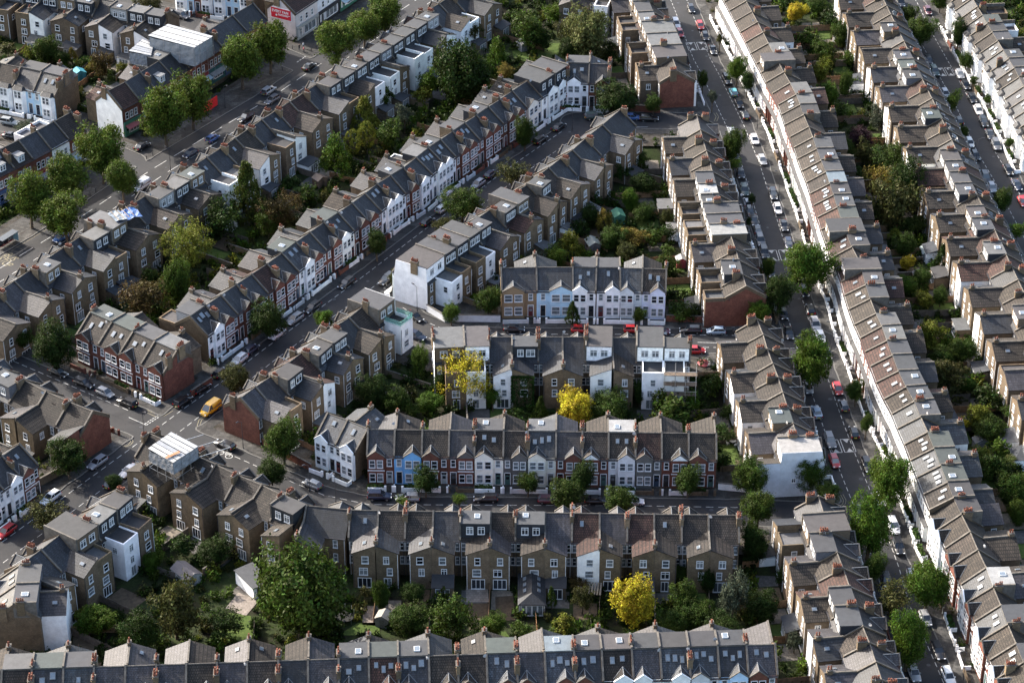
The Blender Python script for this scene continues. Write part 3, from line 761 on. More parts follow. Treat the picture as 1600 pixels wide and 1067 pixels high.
        mb = MB(); mb.box(dx - .95, dx - .8, df + .06, df + d + .2, -.3, 3.3); mb.box(dx + .8, dx + .95, df + .06, df + d + .2, -.3, 3.3); mb.obj('porch_wall', fm, h, fcol)
    elif style == 'B':
        # two-storey canted bay with a little hipped roof
        d = .95; mb = MB(); mb.hexa([(bx0, df, -.3), (bx1, df, -.3), (bx1 - .6, df + d, -.3), (bx0 + .6, df + d, -.3)], [(bx0, df, 6.0), (bx1, df, 6.0), (bx1 - .6, df + d, 6.0), (bx0 + .6, df + d, 6.0)])
        mb.obj('bay', 'painted_render', h, C['white'])
        mb = MB(); mb.hexa([(bx0 - .15, df, 6.0), (bx1 + .15, df, 6.0), (bx1 - .5, df + d + .15, 6.0), (bx0 + .5, df + d + .15, 6.0)], [(bx0 + .5, df - .3, 6.8), (bx1 - .5, df - .3, 6.8), (bx1 - .8, df + .1, 6.8), (bx0 + .8, df + .1, 6.8)])
        mb.obj('bay_roof', 'roof_slate', h, C['slate'] + (1,))
        for zz in (4.0, .9):
            for xx in (bc - .5, bc + .5): put_window(h, xx, df + d, zz, 0, .8, 1.7)
        put_window(h, dx, df + .06, 4.2, 0, .8, 1.55); mkobj('door', shared('door', door_mesh), h, (.03, .04, .06), (dx, df + .06, .15))
    elif style == 'S':
        # shop front with a fascia and upper sash windows
        sc_ = R.choice([(.03, .10, .10), (.02, .02, .025), (.22, .04, .04), (.05, .08, .16), (.30, .30, .28), (.04, .14, .09)])
        mb = MB(); mb.box(.1, w - .1, df + .06, df + .5, 2.9, 3.7); mb.box(.1, .5, df + .06, df + .4, -.3, 2.9); mb.box(w - .5, w - .1, df + .06, df + .4, -.3, 2.9); mb.box(.5, w - .5, df + .06, df + .3, -.3, .5)
        mb.obj('shop_front', 'trim_paint', h, sc_)
        put_window(h, w * .38, df + .12, .6, 0, w * .5, 2.1, 'doors', 'shop_window'); mkobj('door', shared('door', door_mesh), h, sc_, (w * .8, df + .12, -.02))
        if R.random() < .5:
            mb = MB(); mb.slab([(.2, df + .5, 3.0), (w - .2, df + .5, 3.0), (w - .2, df + 1.9, 2.5), (.2, df + 1.9, 2.5)][::-1], .06); mb.obj('awning', 'sheeting', h, R.choice([(.25, .06, .06), (.25, .33, .38), (.2, .2, .2)]))
        for zz in ([4.3] if he < 8 else [4.3, 7.0]):
            for k in range(3): put_window(h, w * (.25 + .25 * k), df + .06, zz, 0, .95, 1.6)
        if R.random() < .4 and dorm != 'x':
            mb = MB(); zc = he + 1.5; mb.box(w / 2 - .9, w / 2 + .9, df - 2.6, df - .5, he + .2, he + 2.0, 0); mb.box(w / 2 - 1.05, w / 2 + 1.05, df - 2.7, df - .35, he + 2.0, he + 2.14, 1)
            dm = mb.obj('front_dormer', ['painted_render', 'lead'], h, C['white']); put_window(h, w / 2 - .4, df - .5, he + .55, 0, .6, 1.2); put_window(h, w / 2 + .4, df - .5, he + .55, 0, .6, 1.2)
    # front garden wall and path
    if style in 'GPB' and row.get('fg', 2.2) > 0:
        fg = row.get('fg', 2.2); yb = df + fg + .35
        gw = R.choice([('painted_render', C['white']), ('painted_render', C['lgrey']), ('brick', C['red']), ('brick', C['stock'])]) if fr not in 'WCYL' else ('painted_render', C['white'])
        if vis_front or R.random() < .5:
            mb = MB(); gap = .55
            for xa, xb in ((.1, dx - gap), (dx + gap, w - .1)):
                if xb - xa > .2: mb.box(xa, xb, yb, yb + .22, -.3, .85)
            for xx in (dx - gap - .16, dx + gap + .16): mb.box(xx - .2, xx + .2, yb - .09, yb + .31, -.3, 1.25)
            mb.box(-.08, .08, df + 1.3, yb, -.3, .8)
            mb.obj('front_garden_wall', gw[0], h, vary(gw[1], .08))
            if R.random() < .3 and vis_front:
                hm = shared('hedge%d' % R.randrange(3), lambda: leaf_block(3.0, .6, .9, 420, .28)); hd = mkobj('front_hedge', hm, h, (.035, .06, .015, 1), (bc, yb - .4, .1))
    # skylights on the front slope
    if nsk and not full:
        for k in range(nsk):
            x = w * (k + 1) / (nsk + 1); y = R.uniform(1.0, 1.9); skylight(h, x, y, True, R.choice([.7, .8, .95]), R.choice([1.0, 1.25]), he, hr, df)
    if row.get('rsky') and dorm == 'n' and R.random() < .25: skylight(h, w * R.uniform(.3, .7), -1.6, False, .7, 1.1, he, hr, dr)
    # rear dormer
    if dorm not in 'nx':
        zt = hr + .16; yr = -dr + .45; c = FELT[dorm]
        cl = spec.get('clad') or R.choice([C['clad'], C['clad'], C['clad'], (.25, .25, .25), C['brick'], (.1, .1, .11)])
        mb = MB(); mb.box(.2, w - .2, yr, -.15, he + .3, zt, 0)
        dmr = mb.obj('dormer', 'cladding', h, vary(cl, .1))
        mb = MB(); mb.box(.08, w - .08, yr - .18, .12, zt + .005, zt + .15); mb.obj('dormer_roof', 'flat_felt', dmr, vary(c, .15))
        mb = MB(); mb.box(-.15, .15, yr - .1, .1, he + .5, zt + .42); mb.obj('upstand', 'coping', h)
        if R.random() < .45: flat_skylight(dmr, w * R.uniform(.3, .7), R.uniform(-2.6, -1.2), zt + .15)
        if vis_rear:
            put_window(dmr, w * .32, yr, he + 1.15, 2, 1.1, 1.45, 'case'); put_window(dmr, w * .7, yr, he + 1.15, 2, 1.1 if R.random() < .5 else 1.6, 1.45, 'case')
    if dorm == 'x':
        fc_ = FELT[spec.get('felt', 'D')]; zt = hr + .35
        mb = MB(); mb.box(.12, w - .12, -dr + .25, df - .7, he + .1, zt, 0); dmr = mb.obj('mansard', 'cladding', h, vary(spec.get('clad') or C['stock'], .1))
        mb = MB(); mb.box(.02, w - .02, -dr + .1, df - .55, zt + .005, zt + .16); mb.obj('mansard_roof', 'flat_felt', dmr, vary(fc_, .12))
        if not spec.get('flankA'):
            mb = MB(); mb.box(-.16, .16, -dr + .1, df - .5, he + .2, zt + .42); mb.obj('upstand', 'coping', h)
        if vis_rear:
            for k in (.3, .7): put_window(dmr, w * k, -dr + .25, he + 1.3, 2, 1.3, 1.4, 'case')
        if vis_front:
            for k in (.3, .7): put_window(dmr, w * k, df - .7, he + 1.3, 0, 1.0, 1.4)
    # rear outrigger
    if outr != '0':
        wo = min(w * .8, 4.2); xc = 0 if ctr == 0 else w; xo = wo if ctr == 0 else w - wo; sg = 1 if ctr == 0 else -1
        oz, oe = row.get('oz', 7.6), row.get('oe', 5.9); yo = -dr - do
        om, oc = {'w': ('painted_render', C['white']), 'F': ('painted_render', C['white']), 'i': ('brick', C['brick'])}.get(outr, ('brick', C[row.get('brick', 'brick')]))
        oc = vary(oc, .12) if om == 'brick' else vary(oc, .04)
        pitched = outr in 'pwi'
        top_c, top_o = (oz, oe) if pitched else (6.1, 6.1)
        mb = MB(); e = .015 * sg
        ring = [(xc + e, -2.6), (xo, -2.6), (xo, top_o), (xc + e, top_c)]
        p0 = [(x, yo, z) for x, z in ring]; p1 = [(x, -dr + .02, z) for x, z in ring]
        if sg < 0: p0, p1 = p0[::-1], p1[::-1]
        mb.poly(p0); mb.poly(p1[::-1])
        for k in range(4): mb.poly([p0[k], p1[k], p1[(k + 1) % 4], p0[(k + 1) % 4]])
        ot = mb.obj('outrigger', om, h, oc)
        for sd_, ct_ in (('flankA', 0), ('flankB', 1)):
            if spec.get(sd_) and ctr == ct_:
                m_, c_ = spec[sd_]; fb = MB(); X0, X1 = (-.06, 0) if ct_ == 0 else (w, w + .06); fb.box(X0, X1, yo + .02, -dr - .01, -2.4, top_c - .02); fb.obj('flank_wall', m_, ot, c_)
        if pitched:
            orm = roof if R.random() < .6 else R.choice('tTsp'); m2, c2, _ = ROOF[orm]; c2 = vary(C[c2], .16)
            k1 = -(hr - oz) / sl if oz < hr else 0
            q = [(xc, yo - .15, oz + .08), (xo + .2 * sg, yo - .15, oe + .0), (xo + .2 * sg, -dr + .3, oe), (xc, k1 - .12, oz + .08)]
            if sg < 0: q = q[::-1]
            mb = MB(); mb.slab(q, .12); oro = mb.obj('outrigger_roof', m2, ot, c2)
            if R.random() < .4:
                s = (oz - oe) / wo; xm = xc + sg * wo * .5
                sk = mkobj('skylight', shared(('sky', .7, .9), lambda: skylight_mesh(.7, .9)), oro, None, (xm, yo + do * .45, (oz + oe) / 2 + .16)); sk.rotation_euler = (0, math.atan(s) * sg, 0)
            if spec.get('own'):
                mb = MB(); mb.box(xc - .15, xc + .15, yo - .1, k1 - .3, oz - .5, oz + .32); mb.obj('outrigger_parapet', 'coping', ot)
                if R.random() < .65: chimney(ot, xc, yo + .7, oz - .1, False, R.randrange(9))
        else:
            mb = MB(); t0, t1 = 6.1, 6.9 if R.random() < .6 else 6.45; xa, xb = min(xc, xo), max(xc, xo)
            mb.box(xa, xb, yo, yo + .22, t0 + .005, t1); mb.box(xa, xa + .22, yo + .22, -dr, t0 + .005, t1); mb.box(xb - .22, xb, yo + .22, -dr, t0 + .005, t1); mb.obj('terrace_parapet', om, ot, oc)
            mb = MB(); mb.box(xa + .22, xb - .22, yo + .22, -dr, t0 + .005, t0 + .1); mb.obj('terrace_floor', 'flat_felt', ot, vary(R.choice([FELT['d'], FELT['b'], FELT['m'], FELT['D']]), .2))
        if vis_rear:
            xm = (xc + xo) / 2
            put_window(ot, xm + R.uniform(-.3, .3), yo, 3.7, 2, R.choice([.95, 1.05]), 1.45, R.choice(['sash', 'sash', 'case']))
            put_window(ot, xm + R.uniform(-.6, .6), yo, 1.15, 2, R.choice([.95, 1.4]), 1.45, R.choice(['sash', 'case']))
            if R.random() < .7: put_window(ot, xm, yo, -1.6, 2, R.choice([1.2, 1.9, 2.3]), 2.0, 'doors')
            xg = (xo + (w if ctr == 0 else 0)) / 2
            if abs(xg - xo) > .3:
                put_window(h, xg, -dr, 3.9, 2, .7, 1.6); put_window(h, xg, -dr, .9, 2, .7, 1.6)
        if row.get('vs') and R.random() < .75:
            put_window(ot, xo, yo + do * R.uniform(.3, .6), 3.6, 3 if ctr == 0 else 1, .9, 1.3, R.choice(['case', 'sash']))
        if outr == 'i':
            iv = shared('ivy', lambda: leaf_block(4.2, .6, 7.4, 4200, .20)); mkobj('ivy', iv, ot, (.022, .046, .009, 1), ((xc + xo) / 2, yo - .2, -1.6))
        # ground-floor rear extension
        if row.get('ext', .3) > R.random():
            xa, xb = min(xc, xo) + .1, max(xc, xo) + (0 if R.random() < .5 else .5); ye = yo - R.uniform(2.2, 3.4)
            mb = MB(); mb.box(xa, xb, ye, yo - .01, -2.4, .7); ex = mb.obj('extension', R.choice(['brick', 'painted_render']), h, R.choice([C['stock'], C['white'], C['brick']]) + (1,))
            mb = MB(); mb.slab([(xa - .1, ye - .15, .75), (xb + .1, ye - .15, .75), (xb + .1, yo - .02, 1.5 if R.random() < .5 else .8), (xa - .1, yo - .02, 1.5 if R.random() < .5 else .8)], .1)
            mb.obj('extension_roof', 'flat_felt', ex, vary(R.choice([FELT['d'], FELT['b'], FELT['D'], C['grey']]), .2))
            if vis_rear: put_window(ex, (xa + xb) / 2, ye, -1.7, 2, 2.4, 2.1, 'doors')
    if vis_rear and outr != '0':
        xp = .25 if ctr == 1 else w - .25
        mb = MB(); mb.bar((xp, -dr - .1, -2), (xp, -dr - .1, he - .2), .06, 5); mb.obj('drainpipe', R.choice(['dark_metal', 'white_trim', 'dark_metal']), h)
        if R.random() < .6:
            xq = (xo - .12 * sg); mb = MB(); mb.bar((xq, yo - .08, -2), (xq, yo - .08, top_o - .2), .055, 5); mb.obj('drainpipe', R.choice(['dark_metal', 'white_trim']), h)
    if R.random() < .18: dish(h, w * .06, R.choice([-1.2, 1.2]), hr + .6, R.uniform(2, 4))
    return h

PAIRW = {}
HOUSES = []
def party_points(poly, z, n=None):
    pts = [P(x, y, z) for x, y in poly]; pts = [Vector((p.x, p.y, 0)) for p in pts]
    if n is None: return pts
    L = plen(pts); out = [along(pts, L * k / n)[0] for k in range(n + 1)]
    return out
def terrace(name, poly, front, phrase, end, codes='', n=None, par=0, z=HR, desc='', **row):
    """poly: surveyed ridge points; front 'L' or 'R' of the listed direction; codes: one five-letter spec per house"""
    if row.get('frontline'):
        q = offs([P(x, y, 0) for x, y in poly], row.get('df', DF_) * (1 if front == 'L' else -1))
        poly = [proj((p.x, p.y, z)) for p in q]
    if n == 'auto':
        pts = party_points(poly, z); n_ = max(1, round(plen(pts) / row.get('wd', 5.05))); pts = party_points(poly, z, n_)
    else: pts = party_points(poly, z, n)
    N = len(pts) - 1; codes = codes.split() if codes else []
    specs = []
    pool = row.get('pool', 'tttTsspprg'); fpool = row.get('fpool', 'RRWWCMKGRY'); opool = row.get('opool', 'ppppwfF'); dpool = row.get('dpool', 'nnnnddDbom')
    for i in range(N):
        c = codes[i] if i < len(codes) else '*****'
        c = [(R.choice(p) if ch == '*' else ch) for ch, p in zip(c, (pool, fpool, opool, dpool, row.get('spool', '000123')))]
        specs.append(dict(roof=c[0], front=c[1], out=c[2], dorm=c[3], sky=int(c[4])))
    for i, s in enumerate(specs):
        lo_center = (i % 2) != par          # party i is a pair centre when its parity differs from the chimney parity
        s['lowc'] = lo_center
    if front == 'R':
        pts = pts[::-1]; specs = specs[::-1]
        for s in specs: s['ctr'] = 1 if s['lowc'] else 0
    else:
        for s in specs: s['ctr'] = 0 if s['lowc'] else 1
    fl = row.get('flanks', {})
    def seen(i):
        A, B = pts[i], pts[i + 1]; u = (B - A).normalized(); n_ = Vector((-u.y, u.x, 0)); M_ = (A + B) / 2
        for q in (A, B, M_):
            for off, zz in ((0, row.get('hr', HR)), (row.get('df', DF_), 3), (row.get('df', DF_), row.get('he', HE)), (-row.get('dr', DR), row.get('he', HE)), (-row.get('dr', DR) - row.get('do', 4.2), 5.5), (-row.get('dr', DR) - row.get('do', 4.2), 0)):
                p = q + n_ * off; x, y = proj((p.x, p.y, zz))
                if 1 < x < 1599 and 1 < y < 1066: return True
        return False
    sv = [seen(i) for i in range(N)]
    for i, s in enumerate(specs):
        if not sv[i]: continue
        s['chA'] = s['ctr'] == 1 and not (i == 0 and row.get('nochend')); s['own'] = s['ctr'] == 0
        if i == N - 1 or not sv[i + 1]:
            s['last'] = True; s['chB'] = s['ctr'] == 0 and row.get('chend', True)
        li = N - 1 - i if front == 'R' else i; no = sum(sv[i:]) if front == 'R' else sum(sv[:i + 1])
        for key, side_first, side_last in (('first', 'flankA' if front == 'L' else 'flankB', None), ('last', 'flankB' if front == 'L' else 'flankA', None)):
            if key in fl and ((key == 'first' and li == 0) or (key == 'last' and li == N - 1)): s[side_first] = fl[key]
        if row.get('tw') and li in row['tw']: s.update(row['tw'][li])
        h = build_house(pts[i], pts[i + 1], s, row)
        look = {'vf': f"{FRONT[s['front']][2]} house", 'vr': f"{ROOF[s['roof']][2].split()[0]}-roofed brick house"}['vf' if row.get('vf', True) else 'vr']
        ex = ''
        if s['dorm'] in FELT: ex = f" with {FELTN[s['dorm']]} dormer"
        elif s['dorm'] == 'x': look = 'flat-topped ' + look.replace(look.split()[0] + ' ', '', 1) if not row.get('vf', True) else 'flat-topped ' + look
        elif row.get('vf', True): ex = f" with {ROOF[s['roof']][2]} roof"
        tag(h, f"{look}{ex}, {ordinal(no)} from {end}, {phrase}", 'shop' if row.get('shop') else 'house', desc or phrase)
        HOUSES.append((name, li, h, pts[i], pts[i + 1], s, row))
    return pts
# ------------------------------------------------------------------ the terraces
RED, WHT, STK = ('brick', C['red']), ('painted_render', C['white']), ('brick', C['stock'])
# blue-house terrace, fronts to the viewer
terrace('blue', [(x, 671 + (x - 575) * .012) for x in (575, 617, 660, 702, 742, 787, 825, 869, 910, 951, 993, 1034, 1076, 1119)], 'R', 'blue-house terrace', 'left',
        'sRpn0 tBpn0 tRpn0 pRpn0 tCpd2 tGpn0 gCpD3 pRpn0 tMpn0 tYpw2 rGpn0 tMpn0 tRpn0', tw={3: {'gable': 'dgrey'}, 10: {'gable': 'dgrey'}}, flanks={'last': STK}, do=4.4)
terrace('blue_corner', [(512, 646), (543, 657), (575, 670)], 'R', 'white pair beside blue-house terrace', 'left', 'gWpn1 gWpn1', flanks={'first': WHT}, par=0, nochend=True, chend=False)
# terrace below it, rears to the viewer
terrace('rear', [(233, 677), (268, 693), (302, 710), (337, 726), (372, 743), (409, 758), (443, 775), (479, 790), (547, 797)] + [(x, 798 + (x - 591) * .013) for x in (591, 634, 677, 720, 767, 806, 852, 894, 937, 980, 1022, 1065, 1107, 1154)], 'L',
        'terrace with yellow tree behind', 'left',
        'tRpn0 tRpn0 tRpn0 tRpn0 tRpn0 tRpn0 TRpb0 sRpn0 sRpn0 tRpn0 tRpn0 sRpn0 tRpd0 tRpn0 tRpd0 pRpn0 rRwn0 pRpn0 rRpn0 tRpn0 tRpn0 tRpn0', vf=False, vr=True, flanks={'first': STK, 'last': STK}, rsky=True, ext=.2, do=3.9)
# bottom edge, fronts to the viewer
xs = [3, 50, 99, 147, 196, 244, 291, 339, 386, 435, 481, 529, 576, 622, 670, 715, 760, 807, 851, 897, 940, 987, 1031, 1076, 1121, 1166, 1211]
terrace('bottom', [(-45, 1048)] + [(x, 1047 - x * .0335) for x in xs], 'R', 'bottom-edge terrace', 'left',
        't*pn0 t*pD0 s*po2 g*pd1 p*pn0 p*pn0 p*pn0 t*pn0 p*pn0 t*pn0 s*pn0 p*pn0 s*pd2 r*po3 s*pd3 tRpn0 tRpn0 gRpo2 pRpn0 gRpl3 sRpb2 tWpm2 pWpd0 gWpb3 gYpb3 sLpd3 pRpn2', par=0, ext=.15, fpool='RRRWG', flanks={'last': STK})
# mid-block terrace, rears to the viewer
terrace('scaffold', [(677, 530), (725, 528), (764, 527), (800, 527), (841, 527), (879, 527), (916, 527), (957, 528), (995, 528), (1037, 529), (1078, 530)], 'L', 'terrace with scaffolded rear', 'left',
        'sRfx0 sRFx0 sRwn0 sRid0 sRpn0 sRpn0 sRwx0 sRpn0 sRFx0 sRFb0', vf=False, vr=True, tw={0: {'felt': 'D'}, 1: {'felt': 'm', 'clad': C['white']}, 6: {'felt': 'm', 'clad': C['white']}, 8: {'felt': 'd', 'clad': C['white']}, 9: {'clad': C['white']}}, flanks={'first': WHT, 'last': WHT}, ext=.12, do=4.6)
# pastel fronts in the centre
terrace('pastel', [(783, 419), (838, 418), (895, 418), (932, 419), (969, 419), (1004, 420), (1041, 421)], 'R', 'pastel centre terrace', 'left',
        'sNpn0 sLpn0 gWpd2 gWpd1 gYpn0 TIpn2', flanks={'last': STK, 'first': ('painted_render', C['tan'])}, tw={1: {'front': 'L'}}, ext=.1)
# long diagonal terrace
terrace('diag', [(297, 495), (321, 478), (345, 461.5), (369, 445), (393, 429), (417, 413), (440, 396), (462, 379), (484, 363.5), (506, 348), (528, 333), (550, 318), (570, 303), (589, 288), (610, 275), (630, 263), (650, 247), (669, 232), (688, 219), (707, 206), (726, 193), (744, 181), (763, 168), (781, 156), (800, 143)], 'R',
        'long diagonal terrace', 'lower end',
        'sWfd3 sRpn0 sRpn0 sRpn0 rRpn0 sRpn0 gWpo2 sRpn0 sRpn0 sWpo2 sRpn0 sRpn0 sWpn2 sWpn0 sRpd0 sWpn0 sWFD3 sWpd2 sRpn0 sRpd3 sRpn0 sRpd0 sRpn0 sRpn2', flanks={'first': STK}, par=1, ext=.2, opool='pp', fg=1.6)
terrace('round_dormer', [(800, 143), (824, 127), (848, 112), (868, 99)], 'R', 'mansard group at street bend', 'lower end', 'sCpn0 gWpx0 gWpx0', tw={1: {'felt': 'd', 'clad': C['slate']}, 2: {'felt': 'd', 'clad': C['slate']}}, ext=0, fg=1.6)
terrace('cul', [(868, 99), (887, 99), (921, 100), (953, 101)], 'R', 'short row facing street bend', 'left', 'tRpn1 gWpd2 sRpn0', flanks={'last': RED}, ext=0, par=1)
# four red-brick houses at the left junction
terrace('four', [(141, 489), (175, 504), (208, 519), (242, 534), (276, 549)], 'R', 'four-house junction block', 'left', 'tRpo2 tRpo2 tRpd2 tRpD1', flanks={'last': RED}, par=0, ext=.2)
# diagonal street, lower-right side
terrace('van', [(376, 622), (399, 605), (424, 588), (450, 568), (472, 551), (496, 530), (520, 513), (545, 497), (566, 480), (592, 461)], 'L', 'diagonal terrace by yellow van', 'lower end',
        'pRpn0 pRfn0 tRpb0 rRwn0 gRpb0 gRpd0 sRpn0 tRpn0 gRFx0', vf=False, vr=True, flanks={'first': RED, 'last': WHT}, tw={8: {'felt': 'd', 'clad': C['stock']}}, par=0, ext=.25, vs=True)
terrace('white_block', [(641, 416), (671, 393), (690, 380), (709, 367), (728, 354), (747, 341), (766, 328), (785, 315), (804, 302), (823, 289.5), (838, 277), (857, 263), (877, 247.5), (894, 235.5), (914.5, 217), (941, 196), (969, 172)], 'L', 'diagonal terrace from white block', 'lower end',
        'gWFx0 sRfx0 sRfx0 gRFx0 gRpd0 sRpn0 rRpd0 sRpx0 tRpn0 tRpd0 tRpn0 sRpn0 sRpn0 sRpn0 sRpn0 sRpn0', vf=False, vr=True, flanks={'first': WHT, 'last': STK}, tw={0: {'felt': 'm', 'clad': C['white']}, 1: {'felt': 'd', 'clad': C['clad']}, 2: {'felt': 'd', 'clad': C['clad']}, 3: {'felt': 'd', 'clad': C['clad']}, 7: {'felt': 'd', 'clad': C['stock']}}, par=0, ext=.2, vs=True)
# west side of the right-hand street, rears to the left
TY = dict(he=6.8, vf=False, vr=True, vs=True, brick='stock', pool='ttTTpps', ext=.25)
terrace('west_top', [(1000, -28), (1006, -13), (1013, 3), (1020, 20), (1027, 36), (1035, 55), (1043, 74), (1051, 92), (1059, 113)], 'L', 'top section west of right street', 'far end',
        't*pd0 t*px0 T*fd0 r*fD0 t*px0 t*fx0 t*fx0 T*pn0', flanks={'last': RED}, tw={1: {'felt': 'D'}, 4: {'felt': 'D'}, 5: {'felt': 'D'}, 6: {'felt': 'm'}}, **TY)
terrace('west_upper', [(1089, 181), (1094.5, 204), (1099, 220), (1103.5, 236.5), (1109.5, 253), (1113, 270), (1118, 289), (1122, 305), (1127, 320), (1132, 337), (1137, 353), (1142, 369), (1150, 391.5), (1154.5, 408), (1160.5, 430.5), (1166, 448)], 'L', 'upper section west of right street', 'far end',
        'p*pn0 T*pn0 T*pn0 T*pn0 T*pn0 t*pd0 t*pw0 t*fd0 t*fx0 t*fx0 t*fx0 T*pn0 T*pn0 T*fd0 T*fn0', flanks={'last': RED, 'first': STK}, tw={8: {'felt': 'd'}, 9: {'felt': 'd'}, 10: {'felt': 'w'}}, **TY)
terrace('west_mid', [(1183, 500), (1192.5, 523.5), (1199, 546), (1207.5, 568.5), (1216, 590), (1223, 613.5), (1231, 638), (1239, 662), (1247.5, 686), (1255, 710)], 'L', 'middle section west of right street', 'far end',
        'T*pn0 T*pn0 t*pn0 T*wn0 t*pn0 t*wn0 t*po0 p*pn0 t*wx0', flanks={'last': ('painted_render', (.52, .56, .62)), 'first': STK}, tw={8: {'felt': 'w', 'clad': C['white']}}, **TY)
terrace('west_low', [(1279, 776), (1288, 805), (1298.5, 833.5), (1308, 863.5), (1318, 889), (1328, 918), (1338.5, 947.5), (1348, 979), (1359, 1005), (1368.5, 1034.5), (1378, 1063), (1388, 1095)], 'L', 'bottom section west of right street', 'far end',
        's*pn0 t*fx0 p*pd0 T*pn0 r*pn0 T*pd0 p*wd0 T*pn0 p*pn0 s*pn0 t*pn0', flanks={'first': STK}, tw={1: {'felt': 'm', 'clad': C['stock']}}, **TY)
# east side of the right-hand street, fronts to the left
E = [(1150, -26), (1158, -11), (1166, 3), (1175, 19.5), (1184, 36), (1192.5, 52), (1201, 69), (1209.5, 85), (1217, 99), (1225, 114), (1235, 131), (1244.5, 149), (1250.5, 165), (1256, 181), (1264, 199.5), (1270.5, 216), (1276.5, 234), (1283.5, 252), (1291, 270), (1297, 288), (1303, 306), (1309, 325), (1315, 344), (1323, 366), (1331.5, 387), (1341, 405.5), (1347.5, 425), (1353, 446.5), (1360, 468), (1369, 491), (1378.5, 511), (1386.5, 533.5), (1395, 556), (1404.5, 581), (1416.5, 605.5), (1429, 628), (1439, 652), (1450, 676), (1460, 701.5), (1470.5, 728), (1481, 754.5), (1490.5, 778.5)]
terrace('east', E, 'R', 'long white-fronted terrace', 'far end',
        'tWpn0 tWpn0 tWpn0 TWpn0 rWwn0 TWpn0 TWpD0 TWpx0 TWpn0 TRpn0 rRpD1 TWpD3 tWpb0 TRpn0 TRpn0 TWpd1 TWpd2 TWpd3 tWpl0 rRpb3 rRpd3 rWpo0 tWpx0 rWpb2 tWpn0 rWpx0 rWpm1 TWpd2 TWpn0 TWpD2 rRpD1 rRpd2 rWpd2 rWpd1 TWpd2 gWpd1 gWwn0 TWpo3 gWpo3 gWpo3 tWpb2 gWpD2'.replace('TWpx0', 'TWpx0'), style='P', par=1, he=7.2, hr=9.6, z=9.6, tw={7: {'felt': 'm'}, 22: {'felt': 'd'}, 25: {'felt': 'm', 'clad': C['redtile']}}, vs=True, brick='stock', ext=.35, fg=1.8, twin=False, opool='pf')
terrace('east_low', [(1490.5, 778.5), (1502.5, 804), (1516, 831), (1528, 859.5), (1541.5, 887.5), (1552, 917.5), (1564, 946), (1575, 976), (1588, 1006), (1600, 1035), (1612, 1064), (1625, 1095)], 'R', 'gabled terrace at bottom right', 'far end',
        'tWpb0 TWpn0 TRpn0 TRpn0 gWpw2 TRpn0 gWpd2 TRpn0 TWpd2 TRpn0 TWpn0', vs=True, brick='stock', ext=.3, par=1)
# far-right street
terrace('far_rear', [(1366, -30), (1390, 19.5), (1438, 118), (1465, 172), (1491, 228), (1520, 293), (1553, 357), (1585, 426), (1630, 520), (1690, 645), (1730, 730)], 'L', 'terrace left of far-right street', 'far end', n='auto', he=6.8,
        vf=False, vr=True, vs=True, brick='stock', pool='ttTrss', dpool='nnnnddDbom', opool='pppppfw', ext=.35, do=6.0, wd=5.2, style='B')
terrace('far_front', [(1512, -14), (1537, 28), (1557, 62), (1585, 107), (1650, 235), (1700, 330)], 'R', 'bay-fronted far-right terrace', 'far end', n='auto', style='B', fpool='WKWCWLK', pool='ttgs', ext=0, brick='stock')
# high street, lower-right side (rears to the viewer)
terrace('high_rear', [(-60, 494), (0, 455), (41, 427), (70, 407), (124, 371), (148, 357), (222, 310), (299, 262), (343, 233.5), (407, 189), (474, 146), (535, 106.5), (600, 63), (651, 28.5), (690, 4), (740, -28)], 'L', 'terrace below the high street', 'lower end', 
        't*pn0 p*pn0 p*pn0 s*pn0 s*pd0 s*pn0 s*pn0 t*fD0 t*px0 t*pn0 s*pn0 t*pd0 s*pD0', n='auto', vf=False, vr=True, vs=True, pool='ssstr', dpool='nnnddob', ext=.3, style='G', wd=5.4, rsky=True, do=5.2)
# high street shops
SH = dict(style='S', shop=True, ext=.2, he=7.4, hr=10.8, z=10.8, do=5.0, wd=6.0)
terrace('shops_low', [(-60, 264), (4, 232), (54, 207), (85, 190), (111, 176)], 'R', 'shop row at left edge', 'left', n='auto', pool='sst', dpool='n', fpool='RRW', flanks={'last': WHT}, **SH)
terrace('shops_mid', [(168, 143), (195, 129), (219, 114), (248, 96), (272, 81), (300, 64), (325, 49), (363, 25), (395, 6)], 'R', 'shop row with sheeted scaffold', 'lower end',
        'rRpn0 sRpn0 sRpn0 sRpD0 sRpn0 sRpn0 sRpn0 sRpn0', pool='ss', dpool='n', fpool='RC', flanks={'first': WHT}, **SH)
terrace('shops_top', [(463, 64), (497, 41), (530, 18), (563, -5), (600, -30)], 'R', 'corner shop row with billboard', 'lower end', 'rPpn0 sYpn0 sWpn0 sWpn0', flanks={'first': ('painted_render', C['pink'])}, frontline=True, **SH)
# left edge
terrace('left_block', [(-35, 560), (2, 577), (37, 594), (72, 612), (108, 628), (145, 643)], 'L', 'red-ended block left of junction', 'left', 'gRpd0 gRpd0 tRpn0 tRpn0 tRpn0', par=0, vf=False, vr=True, flanks={'last': RED}, vs=True)
terrace('left_front', [(-50, 750), (-24, 732), (3, 713), (30, 694)], 'R', 'row above white estate car', 'lower end', 'sWpn0 sWpn0 sRpn1', flanks={'last': STK}, fg=1.6)
terrace('pots', [(33, 882), (64, 859), (93, 836), (127, 812), (156, 789), (182, 767)], 'L', 'terrace with potted roof terrace', 'lower end', 'sRpn0 sRpn0 tRfx0 tRFD0 sRfb0', vf=False, vr=True, tw={2: {'felt': 'b', 'clad': C['stock']}}, flanks={'last': STK}, par=1, vs=True)
terrace('corner', [(31, 884), (26, 914), (21, 945)], 'R', 'grey-roofed corner pair bottom left', 'top', 'gWwd2 gWwd1', flanks={'last': STK}, ext=0)
